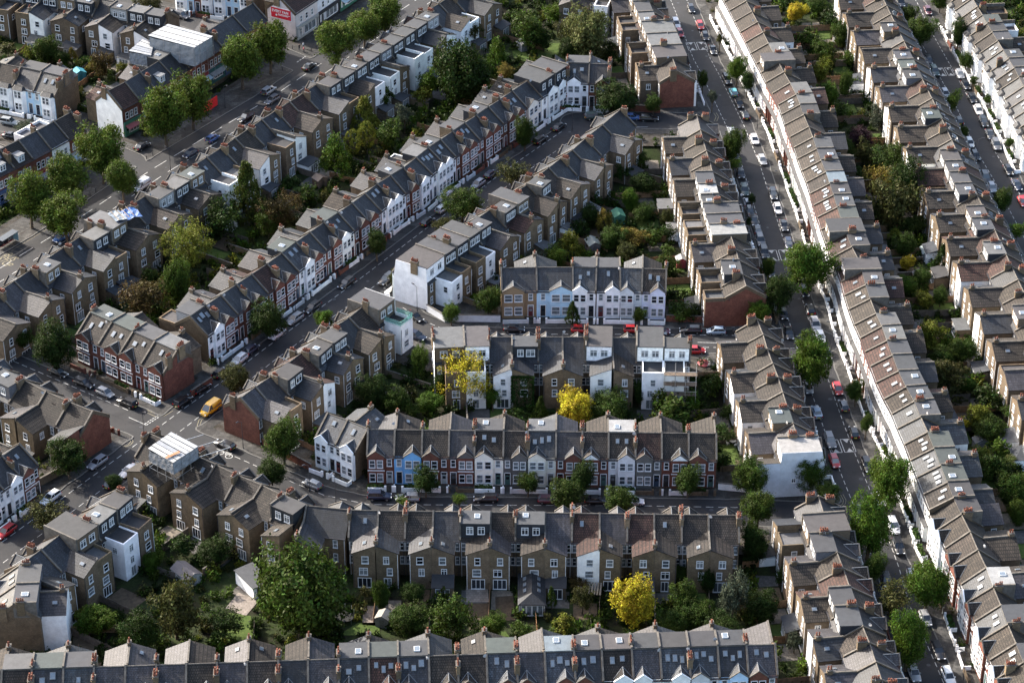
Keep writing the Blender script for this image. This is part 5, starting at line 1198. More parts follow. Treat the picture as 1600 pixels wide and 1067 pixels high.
# ------------------------------------------------------------------ vehicles
def car_parts(kind):
    """lofted bodies: x across, y forward; stations (y, half width, sill z, shoulder z)"""
    if kind == 'hatch': L, Wd, H = 3.95, 1.74, 1.48; st = [(-1.0, .86, .42, .82), (-.93, .96, .25, .92), (-.5, 1, .2, .93), (.25, 1, .2, .92), (.48, .98, .2, .90), (.86, .93, .22, .74), (1.0, .78, .36, .58)]; cab = [(-.97, .70, .93), (-.74, .80, 1.42), (-.1, .82, 1.48), (.18, .80, 1.42), (.56, .70, .92)]
    elif kind == 'estate': L, Wd, H = 4.55, 1.80, 1.48; st = [(-1.0, .88, .42, .84), (-.94, .96, .25, .93), (-.5, 1, .2, .93), (.2, 1, .2, .92), (.44, .98, .2, .90), (.86, .93, .22, .73), (1.0, .76, .36, .58)]; cab = [(-.98, .74, .94), (-.84, .80, 1.40), (-.3, .82, 1.48), (.08, .80, 1.42), (.44, .70, .92)]
    elif kind == 'saloon': L, Wd, H = 4.45, 1.80, 1.42; st = [(-1.0, .86, .42, .86), (-.93, .95, .25, .92), (-.5, 1, .2, .92), (.2, 1, .2, .90), (.42, .98, .2, .87), (.86, .93, .22, .72), (1.0, .76, .36, .56)]; cab = [(-.70, .70, .92), (-.44, .78, 1.36), (-.1, .80, 1.42), (.1, .79, 1.38), (.44, .68, .90)]
    elif kind == 'suv': L, Wd, H = 4.5, 1.88, 1.75; st = [(-1.0, .90, .5, 1.0), (-.95, .98, .32, 1.08), (-.5, 1, .28, 1.08), (.25, 1, .28, 1.06), (.48, .98, .28, 1.03), (.88, .95, .3, .92), (1.0, .82, .45, .74)]; cab = [(-.98, .76, 1.08), (-.88, .82, 1.66), (-.3, .84, 1.75), (.12, .82, 1.68), (.46, .74, 1.06)]
    else: L, Wd, H = 4.9, 1.95, 2.05; st = [(-1.0, .95, .45, 1.1), (-.97, 1, .3, 1.15), (-.4, 1, .28, 1.15), (.3, 1, .28, 1.12), (.55, .98, .28, 1.06), (.9, .94, .3, .92), (1.0, .84, .42, .74)]; cab = [(-.985, .90, 1.15), (-.96, .88, 1.98), (0.2, .88, 2.05), (.34, .85, 1.98), (.70, .78, 1.06)]
    hl, hw = L / 2, Wd / 2
    b = MB(); rings = []
    for y, wv, z0, z1 in st:
        x = wv * hw; r = []
        for sx in (1, -1):
            pts = [(x * .90, z0), (x, z0 + (z1 - z0) * .35), (x * .985, z1 - .10), (x * .90, z1)]
            r.append([(sx * px, y * hl, pz) for px, pz in pts])
        rings.append(r[0] + r[1][::-1])
    n = len(rings[0]); i0 = len(b.v)
    for r in rings: b.v += r
    for k in range(len(rings) - 1):
        for j in range(n):
            b.f.append((i0 + k * n + j, i0 + k * n + (j + 1) % n, i0 + (k + 1) * n + (j + 1) % n, i0 + (k + 1) * n + j)); b.m.append(0)
    b.f.append(tuple(i0 + j for j in range(n))); b.m.append(0); b.f.append(tuple(i0 + (len(rings) - 1) * n + j for j in reversed(range(n)))); b.m.append(0)
    gl = MB(); rf = MB(); (yb0, wb0, zb0), (y1, w1, z1), (y2, w2, z2), (y3, w3, z3), (yf, wf, zf) = cab
    tw = .80
    base = [(-wb0 * hw * 1.12, yb0 * hl, zb0 - .04), (wb0 * hw * 1.12, yb0 * hl, zb0 - .04), (wf * hw * 1.2, yf * hl, zf - .04), (-wf * hw * 1.2, yf * hl, zf - .04)]
    top = [(-w1 * hw * tw * 1.05, y1 * hl, z1), (w1 * hw * tw * 1.05, y1 * hl, z1), (w3 * hw * tw * 1.05, y3 * hl, z3), (-w3 * hw * tw * 1.05, y3 * hl, z3)]
    gl.hexa(base, top, 0)
    if kind == 'van':
        pv = MB(); b.box(-hw * .93, hw * .93, -hl * .975, hl * .12, 1.0, 1.98, 0)
    rfb = [(x * 1.01, y * 1.0, z - .005) for x, y, z in top]; mid = [(p[0] * .94, p[1] * .96 if p[1] < 0 else p[1] * .9, z2 + .02) for p in top]
    rf.hexa(rfb, mid, 0)
    # pillars
    for p, q in zip(base, top): rf.bar((p[0] * 1.0, p[1], p[2]), (q[0] * 1.01, q[1], q[2]), .05, 4)
    for sx in (-1, 1):
        ym = -hl * .16; rf.bar((sx * hw * .93, ym, zb0), (sx * hw * .68, ym, z2 - .03), .05, 4)
        rf.box(sx * hw * 1.0 - .1, sx * hw * 1.0 + .1, hl * .30, hl * .36, .92 if kind not in ('suv', 'van') else 1.1, 1.06 if kind not in ('suv', 'van') else 1.3, 0)
    wr = .31 if kind not in ('suv', 'van') else .36
    wh = MB(); m_ = 14
    wh.hexa([(-.1, wr * math.cos(a), wr * math.sin(a)) for a in [2 * math.pi * k / m_ for k in range(m_)]], [(.1, wr * math.cos(a), wr * math.sin(a)) for a in [2 * math.pi * k / m_ for k in range(m_)]], 0)
    for sx in (-1, 1):
        ring = [(sx * .105, wr * .62 * math.cos(a), wr * .62 * math.sin(a)) for a in [2 * math.pi * k / 10 for k in range(10)]]; wh.poly(ring if sx > 0 else ring[::-1], 1)
    zl = st[-1][3] - .06
    hd = MB(); hd.box(-.17, .17, -.14, .06, -.08, .08, 0); tl = MB(); tl.box(-.12, .12, -.05, .06, -.13, .13, 0); np_ = MB(); np_.box(-.27, .27, -.02, .02, -.06, .06, 0)
    D = dict(body=b.mesh('body', ['car_paint']), glass=gl.mesh('windows', ['glass']), roof=rf.mesh('roof', ['car_paint']), wheel=wh.mesh('wheel', ['tyre', 'rim']), head=hd.mesh('headlight', ['headlamp']), tail=tl.mesh('tail_light', ['taillamp']), plate=np_.mesh('number_plate', ['number_plate']))
    for k in ('body',):
        for p_ in D[k].polygons: p_.use_smooth = True
    return D, L, Wd, wr, st
CARC = dict(black=(.006, .006, .007), dark=(.012, .014, .017), navy=(.008, .014, .034), blue=(.03, .08, .22), white=(.52, .52, .52), silver=(.22, .23, .245), grey=(.08, .083, .09), red=(.28, .010, .012), lightblue=(.12, .32, .38), green=(.02, .04, .035), maroon=(.07, .02, .03), yellow=(.70, .36, .012), steel=(.20, .26, .32))
CARN = dict(black='black', dark='charcoal', navy='navy', blue='blue', white='white', silver='silver', grey='grey', red='red', lightblue='light-blue', green='dark green', maroon='maroon', yellow='bright yellow', steel='steel-blue')
KN = dict(hatch='hatchback', estate='estate car', saloon='saloon', suv='SUV', van='van')
CARS = []
def car(px, py, col, kind, road, flip=False, rot=None):
    D, L, Wd, wr, st = shared(('car', kind), lambda: car_parts(kind)); p = P(px, py, .5); p = Vector((p.x, p.y, 0)); pts = ROADS[road][0]; best = None
    for a, b in zip(pts[:-1], pts[1:]):
        t = b - a; f = max(0, min(1, (p - a).dot(t) / t.length_squared)); q = a + t * f
        if best is None or (q - p).length < best[0]: best = ((q - p).length, t.normalized())
    t = best[1] * (-1 if flip else 1); rz = math.atan2(t.y, t.x) - math.pi / 2 + R.uniform(-.03, .03)
    if rot is not None: rz = rot
    z = -.12 if dist_at(p.x, p.y) < .3 else 0.0
    c = empty('car' if kind != 'van' else 'delivery_van', (p.x, p.y, z), rz); col_ = vary(CARC[col], .08)
    mkobj('body', D['body'], c, col_); mkobj('windows', D['glass'], c); mkobj('roof', D['roof'], c, col_)
    hl, hw = L / 2, Wd / 2
    for sx in (-1, 1):
        for y in (.62, -.60): mkobj('wheel', D['wheel'], c, None, (sx * (hw - .1), y * hl, wr))
        mkobj('headlight', D['head'], c, None, (sx * hw * .62, hl * .985, st[-1][3] - .02)); mkobj('tail_light', D['tail'], c, None, (sx * hw * .80, -hl * .985, st[0][3] - .08))
    mkobj('number_plate', D['plate'], c, None, (0, -hl * 1.0, .55))
    CARS.append((road, px, py, c, col, kind))
HS, DS, LC, BH, CS, RS, FR, TL, BB = 'high_street', 'diagonal_street', 'left_cross_street', 'blue_house_street', 'centre_street', 'right_street', 'far_right_street', 'top_left_lane', 'billboard_side_street'
for a in [(222, 229, 'black', 'saloon', HS), (332, 216, 'blue', 'hatch', HS), (297, 240, 'navy', 'hatch', HS, True), (384, 184, 'black', 'suv', HS, True), (420, 142, 'silver', 'suv', HS), (425, 156, 'grey', 'estate', HS, True), (483, 104, 'black', 'saloon', HS), (221, 291, 'white', 'van', HS, True), (95, 371, 'blue', 'hatch', HS, True),
          (15, 191, 'silver', 'suv', TL), (18, 213, 'dark', 'saloon', TL), (50, 197, 'silver', 'hatch', TL), (284, 25, 'grey', 'suv', BB),
          (541, 442, 'black', 'estate', DS, True), (488, 480, 'black', 'estate', DS, True), (460, 498, 'silver', 'estate', DS, True), (433, 521, 'white', 'saloon', DS, True), (604, 437, 'dark', 'suv', DS, True), (668, 346, 'black', 'hatch', DS), (691, 326, 'white', 'hatch', DS), (747, 287, 'silver', 'hatch', DS, True), (767, 272, 'navy', 'hatch', DS), (844, 218, 'black', 'estate', DS), (873, 198, 'black', 'saloon', DS), (928, 182, 'green', 'suv', DS),
          (373, 562, 'white', 'estate', DS, True), (344, 582, 'black', 'hatch', DS), (314, 606, 'black', 'estate', DS), (286, 627, 'black', 'suv', DS), (393, 545, 'navy', 'hatch', DS), (329, 639, 'yellow', 'van', DS, True), (152, 722, 'silver', 'estate', DS, True), (201, 735, 'white', 'saloon', DS, True), (79, 777, 'white', 'estate', DS, True), (9, 830, 'red', 'estate', DS, True), (176, 754, 'dark', 'hatch', DS),
          (91, 581, 'black', 'saloon', LC), (131, 598, 'black', 'estate', LC), (164, 613, 'silver', 'hatch', LC), (199, 629, 'black', 'suv', LC, True), (8, 546, 'dark', 'saloon', LC),
          (351, 694, 'black', 'estate', BH, True), (488, 756, 'silver', 'hatch', BH, True), (593, 775, 'navy', 'suv', BH), (637, 777, 'silver', 'estate', BH, True), (759, 778, 'black', 'estate', BH, True), (857, 780, 'maroon', 'hatch', BH), (932, 781, 'black', 'saloon', BH), (990, 783, 'white', 'hatch', BH),
          (648, 494, 'black', 'saloon', CS), (650, 525, 'navy', 'suv', CS), (803, 513, 'dark', 'saloon', CS), (907, 514, 'red', 'hatch', CS), (989, 514, 'red', 'hatch', CS), (1032, 517, 'maroon', 'hatch', CS), (1079, 515, 'black', 'estate', CS, True), (1119, 517, 'steel', 'hatch', CS, True), (1087, 547, 'red', 'hatch', CS), (987, 183, 'blue', 'hatch', DS), (1014, 185, 'black', 'estate', DS)]: car(*a)
for a in [(1094, 40, 'red', 'hatch'), (1102, 57, 'black', 'hatch'), (1114, 78, 'dark', 'saloon'), (1136, 125, 'black', 'suv'), (1146, 144, 'lightblue', 'hatch'), (1155, 162, 'black', 'hatch'), (1164, 180, 'dark', 'hatch'), (1179, 218, 'white', 'hatch'), (1191, 250, 'silver', 'hatch'), (1080, 14, 'black', 'hatch'), (1062, 52, 'red', 'hatch'), (1056, 38, 'white', 'suv'),
          (1208, 303, 'dark', 'estate'), (1215, 326, 'white', 'hatch'), (1225, 352, 'dark', 'saloon'), (1232, 380, 'navy', 'hatch'), (1163, 298, 'green', 'suv'), (1157, 271, 'dark', 'hatch'), (1183, 358, 'dark', 'hatch'), (1188, 376, 'grey', 'suv'), (1194, 395, 'black', 'suv'), (1266, 483, 'dark', 'hatch'), (1274, 508, 'silver', 'suv'), (1282, 526, 'white', 'hatch'), (1224, 490, 'black', 'hatch'), (1309, 607, 'red', 'hatch'), (1263, 605, 'silver', 'hatch'), (1276, 643, 'steel', 'saloon'), (1297, 689, 'grey', 'suv'), (1304, 720, 'red', 'hatch'), (1334, 675, 'black', 'hatch'), (1355, 726, 'black', 'estate'), (1375, 780, 'white', 'suv'), (1396, 822, 'white', 'suv'), (1404, 854, 'black', 'suv'), (1446, 965, 'silver', 'hatch'), (1466, 1016, 'black', 'estate'), (1428, 1050, 'silver', 'saloon'), (1482, 1056, 'white', 'estate'), (1172, 330, 'dark', 'hatch'), (1168, 316, 'silver', 'hatch'), (1178, 344, 'black', 'saloon'), (1204, 425, 'dark', 'hatch'), (1213, 452, 'grey', 'hatch'), (1233, 520, 'black', 'saloon'), (1240, 402, 'dark', 'hatch'), (1249, 430, 'silver', 'hatch'), (1257, 455, 'navy', 'hatch'), (1292, 552, 'dark', 'hatch'), (1318, 633, 'grey', 'hatch'), (1149, 242, 'black', 'hatch'), (1143, 205, 'silver', 'hatch'), (1343, 800, 'dark', 'hatch'), (1385, 905, 'black', 'hatch'), (1400, 960, 'dark', 'saloon'), (1425, 900, 'silver', 'hatch')]: car(*a, RS, R.random() < .2)
for a in [(1450, 17, 'maroon', 'hatch'), (1407, 5, 'dark', 'suv'), (1451, 94, 'dark', 'hatch'), (1460, 112, 'green', 'suv'), (1500, 116, 'silver', 'hatch'), (1509, 133, 'black', 'hatch'), (1519, 154, 'dark', 'hatch'), (1477, 146, 'silver', 'hatch'), (1529, 172, 'white', 'hatch'), (1537, 190, 'dark', 'estate'), (1547, 210, 'dark', 'saloon'), (1557, 227, 'grey', 'suv'), (1576, 266, 'black', 'hatch'), (1589, 289, 'navy', 'saloon'), (1498, 188, 'black', 'hatch'), (1515, 223, 'white', 'hatch'), (1524, 243, 'dark', 'hatch'), (1540, 278, 'dark', 'suv'), (1550, 293, 'silver', 'hatch'), (1598, 315, 'red', 'hatch'), (1583, 385, 'dark', 'hatch')]: car(*a, FR, R.random() < .2)
STN = {HS: 'along the high street', DS: 'along the diagonal street', LC: 'along the left cross street', BH: 'along the blue-house street', CS: 'along the centre street', RS: 'along the long right-hand street', FR: 'along the far-right street', TL: 'in the lane at top left', BB: 'in the side street by the billboard'}
byc = {}
for rec in CARS: byc.setdefault((rec[0], rec[4], rec[5]), []).append(rec)
for (road, col, kind), L in byc.items():
    L.sort(key=lambda r_: (r_[2] if road in (RS, FR) else r_[1]))
    end = 'far end' if road in (RS, FR) else 'left'
    for i, rec in enumerate(L):
        pos = '' if len(L) == 1 else f", {ordinal(i + 1)} such from the {end}"
        tag(rec[3], f"{CARN[col]} {KN[kind]} {STN[road]}{pos}", 'van' if kind == 'van' else 'car', 'vehicles ' + STN[road])
# ------------------------------------------------------------------ scaffolds, signs, street furniture, garden things
def tent(name, label, corners, z, drop, lower=None, tilt=0.5):
    q = [P(x, y, z) for x, y in corners]; c = sum(q, Vector()) / 4; o = empty(name, (c.x, c.y, 0)); tag(o, label, 'scaffold')
    L = [Vector((p.x - c.x, p.y - c.y, z)) for p in q]
    # sheet roof in separate corrugated bays
    n = 6
    for k in range(n):
        a0, a1 = k / n + .012, (k + 1) / n - .012; dz = .05 * (k % 2)
        p = [L[0].lerp(L[3], 0) .lerp(L[1], a0), L[0].lerp(L[1], a1), L[3].lerp(L[2], a1), L[3].lerp(L[2], a0)]
        mb = MB(); mb.slab([(v.x, v.y, v.z + dz + (.35 if i < 2 else 0)) for i, v in enumerate(p)], .05)
        mb.obj('roof_sheet', 'sheeting', o, R.choice([(.26, .27, .28), (.20, .21, .225), (.30, .30, .295)]))
    for i in range(4):
        a, b = L[i], L[(i + 1) % 4]; a = a * .965; b = b * .965; mb = MB(); m = 8
        t = (b - a); t.z = 0; nrm = Vector((t.y, -t.x, 0)).normalized()
        rows_ = 4
        for k in range(m):
            for r_ in range(rows_):
                pts = []
                for kk, rr2 in ((k, r_), (k + 1, r_), (k + 1, r_ + 1), (k, r_ + 1)):
                    f = kk / m; p = a.lerp(b, f); sag = .10 * math.sin(kk * 2.1 + rr2 * 1.7 + i); pts.append((p.x + nrm.x * sag, p.y + nrm.y * sag, z - .1 - drop * rr2 / rows_))
                mb.poly(pts)
        mb.obj('side_sheet', 'sheeting', o, (.20, .21, .225))
        mb = MB()
        for k in range(4):
            p = a.lerp(b, k / 3.0); mb.bar((p.x * 1.03, p.y * 1.03, z - drop - (lower or 1.5)), (p.x * 1.03, p.y * 1.03, z + .2), .04, 5)
        for zz in (z - drop, z - drop * .5, z - drop - (lower or 1.5) * .5): mb.bar((a.x * 1.03, a.y * 1.03, zz), (b.x * 1.03, b.y * 1.03, zz), .035, 4)
        mb.obj('scaffold_poles', 'steel', o)
    return o, L
tent('sheeted_scaffold', 'large white sheeted scaffold tent over the high street shops', [(231, 58), (263, 40), (333, 57), (303, 75)], 14.0, 5.0, 6.0)
tent('sheeted_scaffold', 'smaller white scaffold sheet roof behind the shop row', [(201, 82), (223, 64), (240, 69), (236, 87)], 11.5, 3.0, 6.0)
o2, L2 = tent('sheeted_scaffold', 'white corrugated scaffold roof on the corner house by the junction', [(231, 703), (268, 677), (310, 697), (270, 723)], 12.0, 2.6, 2.5)
for k in range(3):
    mb = MB(); b = L2[2].lerp(L2[1], k / 2); mb.bar((b.x, b.y, 9.6), (b.x + 5.5, b.y + 3.2, 9.6), .05, 5); mb.obj('scaffold_tube', 'steel', o2)
mb = MB(); mb.box(-1.5, 1.5, -.3, .3, 0, .06); rs_ = mb.obj('rust_panel', 'sheeting', o2, (.30, .12, .05)); rs_.location = (L2[3].x * .55, L2[3].y * .55, 12.32); rs_.rotation_euler = (0, 0, .7)
# open scaffold on the mid-block rear
for nm, li, h, A, B, s, row in HOUSES:
    if nm == 'scaffold' and li == 9:
        w = (B - A).length; u = (B - A) / w; o = empty('rear_scaffold', (A.x, A.y, 0), math.atan2(u.y, u.x)); tag(o, 'open tube scaffold with decks on the white rear at row end', 'scaffold')
        y0, y1 = -9.0, -10.3
        for k in range(4):
            for y in (y0, y1):
                mb = MB(); x = .3 + k * (w + .9) / 3; mb.bar((x, y, -1.8), (x, y, 9.4), .05, 5); mb.obj('standard', 'steel', o)
        for zz in (.3, 2.6, 4.9, 7.2):
            mb = MB(); mb.box(.1, w + 1.4, y1, y0, zz, zz + .08); mb.obj('deck', 'timber', o, (.10, .075, .055))
            mb = MB(); mb.bar((.1, y1, zz + 1), (w + 1.4, y1, zz + 1), .04, 4); mb.obj('guard_rail', 'steel', o)
    if nm == 'van' and li == 8:
        w = (B - A).length; u = (B - A) / w; o = empty('glass_balustrade', (A.x, A.y, 0), math.atan2(u.y, u.x)); tag(o, 'green glass balustrade round a roof terrace on the corner house', 'balustrade')
        wo = min(w * .8, 4.2); xa, xb = (0, wo) if s['ctr'] == 0 else (w - wo, w); yo = -row.get('dr', DR) - row.get('do', 4.2)
        for x0_, x1_, y0_, y1_ in ((xa, xb, yo, yo + .04), (xa, xa + .04, yo, yo + 4), (xb - .04, xb, yo, yo + 4)):
            mb = MB(); mb.box(x0_, x1_, y0_, y1_, 6.7, 7.9); mb.obj('glass_panel', 'balustrade', o)
    if nm == 'shops_top' and li == 0:
        w = (B - A).length; u = (B - A) / w; o = empty('billboard', (B.x, B.y, 0), math.atan2(u.y, u.x) + math.pi / 2); tag(o, 'red billboard with white lettering on the corner shop flank', 'billboard')
        # local x runs along the wall towards the front; -y faces out
        s0 = -4.2
        mb = MB(); mb.box(s0 + 1.0, s0 + 7.4, -.16, -.08, 5.0, 8.1); mb.obj('frame', 'trim_paint', o, (.7, .7, .7))
        mb = MB(); mb.box(s0 + 1.18, s0 + 7.22, -.20, -.165, 5.18, 7.92); mb.obj('poster', 'trim_paint', o, (.48, .012, .03))
        def btext(t_, x, z_, size):
            cu = bpy.data.curves.new('lettering', 'FONT'); cu.body = t_; cu.size = size; cu.extrude = .004; cu.offset = .02 * size; cu.materials.append(MAT['white_trim'])
            ob = text_mesh('lettering', cu); ob.parent = o; ob.location = (x, -.215, z_); ob.rotation_euler = (math.pi / 2, 0, 0)
        btext('EVERY FAN', s0 + 1.5, 6.75, 1.0)
        for k in range(2): 
            mb = MB(); mb.box(s0 + 3.3, s0 + 6.9 - k * .5, -.21, -.2, 6.3 - k * .3, 6.45 - k * .3); mb.obj('small_print_line', 'white_trim', o)
        mb = MB(); mb.cyl(0, 0, 0, .01, .28, .28, 10); f_ = mb.obj('figure_mark', 'white_trim', o); f_.location = (s0 + 2.8, -.205, 6.0); f_.rotation_euler = (math.pi / 2, 0, 0)
for nm, li, h, A, B, s, row in HOUSES:
    if nm == 'west_mid' and li == 8:
        w = (B - A).length; put_window(h, w + .06, -1.5, 3.2, 3, .7, .9, 'case')
# glazed garden room and pergola behind the lower terrace
p = P(831, 962, GARDEN_Z); o = empty('garden_room', (p.x, p.y, GARDEN_Z)); tag(o, 'slate-roofed glazed garden room behind the lower rear terrace', 'extension')
mb = MB(); mb.box(-2.3, -2.1, 0, 9, 0, 2.6); mb.box(2.1, 2.3, 0, 9, 0, 2.6); mb.obj('side_wall', 'painted_render', o, (.5, .48, .45))
mb = MB(); mb.slab([(-2.5, -.2, 2.55), (0, 1.6, 3.9), (0, 9, 3.9), (-2.5, 9, 2.55)], .12); mb.slab([(0, 1.6, 3.9), (2.5, -.2, 2.55), (2.5, 9, 2.55), (0, 9, 3.9)], .12); mb.slab([(-2.5, -.2, 2.55), (2.5, -.2, 2.55), (0, 1.6, 3.9)], .12); rf_ = mb.obj('roof', 'roof_slate', o, C['slate'])
for k in range(4): put_window(o, -1.5 + k * 1.0, .05, .15, 2, .8, 2.1, 'plain')
for sx in (-1, 1):
    for k in range(3):
        sk = mkobj('skylight', shared(('sky', .6, .9), lambda: skylight_mesh(.6, .9)), rf_, None, (sx * 1.25, 3 + k * 1.7, 3.36)); sk.rotation_euler = (0, sx * .49, 0)
p = P(921, 936, GARDEN_Z); o = empty('pergola', (p.x, p.y, GARDEN_Z), -.1); tag(o, 'timber pergola with pale slatted roof beside the yellow tree', 'pergola')
for k in range(9):
    mb = MB(); mb.box(-2.2 + k * .5, -1.9 + k * .5, -1.8, 1.8, 2.45, 2.52); mb.obj('slat', 'timber', o, (.16, .135, .105))
for sx in (-2, 2):
    for sy in (-1.6, 1.6): mb = MB(); mb.box(sx - .06, sx + .06, sy - .06, sy + .06, 0, 2.45); mb.obj('post', 'timber', o, (.12, .1, .08))
p = P(396, 918, GARDEN_Z); o = empty('garden_building', (p.x, p.y, GARDEN_Z), .65); tag(o, 'low white garden building with slate roof beside the pale patio', 'outbuilding')
mb = MB(); mb.box(-1.8, 1.8, -3, 3, 0, 2.5); mb.obj('wall', 'painted_render', o, C['white']); mb = MB(); mb.slab([(-2, -3.2, 2.6), (2, -3.2, 2.6), (2, 3.2, 3.0), (-2, 3.2, 3.0)], .12); mb.obj('roof', 'flat_felt', o, (.05, .052, .056))
put_window(o, 0, -3.0, .2, 2, 2.2, 2.0, 'doors')
# red hoarding, bus shelter
a, b = P(316, 180), P(340, 164); t = b - a; o = empty('hoarding', (*a.xy, 0), math.atan2(t.y, t.x)); tag(o, 'bright red site hoarding on the high street pavement', 'hoarding')
n = 5
for k in range(n):
    mb = MB(); mb.box(t.length * k / n + .01, t.length * (k + 1) / n - .01, -.05, .05 + .01 * (k % 2), -.02, 2.5); mb.obj('panel', 'trim_paint', o, (.60, .02, .022))
p = P(14, 384); t = P(30, 374) - P(0, 393); o = empty('bus_shelter', (*p.xy, 0), math.atan2(t.y, t.x)); tag(o, 'dark framed bus shelter with flat roof at the left edge', 'bus shelter')
mb = MB(); mb.box(-2.6, 2.6, -.8, .9, 2.5, 2.65); mb.obj('roof', 'metal_paint', o, (.05, .06, .07))
for x in (-2.5, -.85, .85, 2.5):
    mb = MB(); mb.bar((x, .8, 0), (x, .8, 2.5), .05, 5); mb.obj('post', 'dark_metal', o)
for x in (-1.67, 0, 1.67):
    mb = MB(); mb.box(x - .75, x + .75, .78, .82, .3, 2.3); mb.obj('glass_panel', 'glass', o)
mb = MB(); mb.box(-2, 2, .35, .65, .45, .52); mb.obj('bench', 'metal_paint', o, (.25, .05, .04)); mb = MB(); mb.box(2.4, 2.5, -.7, .7, .3, 2.3); mb.obj('poster_panel', 'trim_paint', o, (.15, .25, .3))
# street lamps
lamps = [(652, 487, DS, 'by the white end block'), (1372, 723, RS, 'above the two big lower trees'), (1195, 236, RS, 'beside the white hatchback'), (1183, 201, RS, 'above the white hatchback'), (1217, 306, RS, 'beside the charcoal estate'), (1468, 145, FR, 'left kerb of the far-right street'), (1525, 254, FR, 'lower left kerb of the far-right street'), (1299, 545, RS, 'right of the big round tree'), (484, 768, BH, 'beside the silver hatchback'), (267, 270, HS, 'on the high street left of the blue cars'), (352, 170, HS, 'beside the red hoarding'), (462, 489, DS, 'beside the silver estate'), (143, 633, LC, 'behind the red-ended block'), (226, 684, DS, 'at the junction corner'), (380, 700, BH, 'by the red flank wall'), (894, 205, DS, 'at the street bend'), (1403, 868, RS, 'beside the black SUV'), (1137, 506, CS, 'beside the steel-blue hatchback'), (1505, 1062, RS, 'at the bottom edge'), (968, 505, CS, 'before the pastel terrace'), (525, 790, BH, 'behind the chimneys at the bend'), (1066, 110, RS, 'left kerb near the top')]
def lamp_mesh():
    mb = MB(); mb.bar((0, 0, 0), (0, 0, 1.2), .10, 7); mb.bar((0, 0, 1.2), (0, 0, 6.0), .06, 6, 0, .045); mb.bar((0, 0, 6.0), (0, .9, 6.5), .04, 5); return mb.mesh('column', ['dark_metal'])
def lamphead_mesh():
    mb = MB(); mb.hexa([(-.14, .7, 6.42), (.14, .7, 6.42), (.14, 1.35, 6.5), (-.14, 1.35, 6.5)], [(-.08, .75, 6.58), (.08, .75, 6.58), (.08, 1.3, 6.62), (-.08, 1.3, 6.62)]); return mb.mesh('lamp_head', ['dark_metal'])
lm, lhm = lamp_mesh(), lamphead_mesh()
for px, py, road, lab in lamps:
    p = P(px, py); pts = ROADS[road][0]; best = min(((along(pts, plen(pts) * k / 60)[0] - p).length, k) for k in range(61))[1]; q = along(pts, plen(pts) * best / 60)[0]; d = q - p
    o = empty('street_lamp', (*p.xy, 0), math.atan2(d.y, d.x) - math.pi / 2); tag(o, 'dark street lamp ' + lab, 'street lamp', 'street lamps'); mkobj('column', lm, o); mkobj('lamp_head', lhm, o)
p = P(852, 206); o = empty('road_sign', (*p.xy, 0), -.3); tag(o, 'pale rectangular road sign on a post at the street bend', 'sign')
mb = MB(); mb.bar((0, 0, 0), (0, 0, 3.4), .04, 5); mb.obj('post', 'dark_metal', o); mb = MB(); mb.box(-.45, .45, -.05, -.02, 2.3, 3.4); mb.obj('panel', 'trim_paint', o, (.55, .6, .65))
# bollards on the high street corner
for i, (px, py) in enumerate([(229, 249), (239, 244), (150, 300), (141, 306), (457, 77), (487, 81), (441, 110), (494, 76)]):
    p = P(px, py); mb = MB(); mb.cyl(0, 0, 0, .9, .09, .08, 8); mb.cyl(0, 0, .9, 1.02, .11, .04, 8); o = mkobj('bollard', shared('bollard', lambda: mb.mesh('bollard', ['dark_metal'])), None, None, (*p.xy, 0)); tag(o, f'black bollard, {ordinal(i + 1)} of eight on the high street pavement corners', 'bollard', 'high street bollards')
# tarpaulins on the roof under repair
c0 = P(196, 336, 9.9); o = empty('roof_tarpaulin', (c0.x, c0.y, 9.9), .55); tag(o, 'blue and grey tarpaulin with battens over an opened roof', 'tarpaulin')
mb = MB()
for i in range(6):
    for j in range(5):
        f = lambda a, b: (-3 + a * 1.0, -2.4 + b * .95, .25 * math.sin(a * 1.9 + b) - .10 * b * 0 + .15 * math.cos(b * 2.3))
        mb.poly([f(i, j), f(i + 1, j), f(i + 1, j + 1), f(i, j + 1)], 0)
mb.obj('sheet', 'sheeting', o, (.02, .075, .22))
mb = MB()
for i in range(3):
    for j in range(5):
        f = lambda a, b: (-3.2 + a * .9, -2.3 + b * .92, .34 + .15 * math.sin(a * 1.9 + b) + .1 * math.cos(b * 2.3)); mb.poly([f(i, j), f(i + 1, j), f(i + 1, j + 1), f(i, j + 1)], 0)
mb.obj('grey_sheet', 'sheeting', o, (.14, .17, .20))
for k in range(4):
    mb = MB(); mb.box(-2.5 + k * 1.2, -2.38 + k * 1.2, -2.2, 2.2, .5, .58); mb.obj('batten', 'timber', o, (.2, .15, .1))
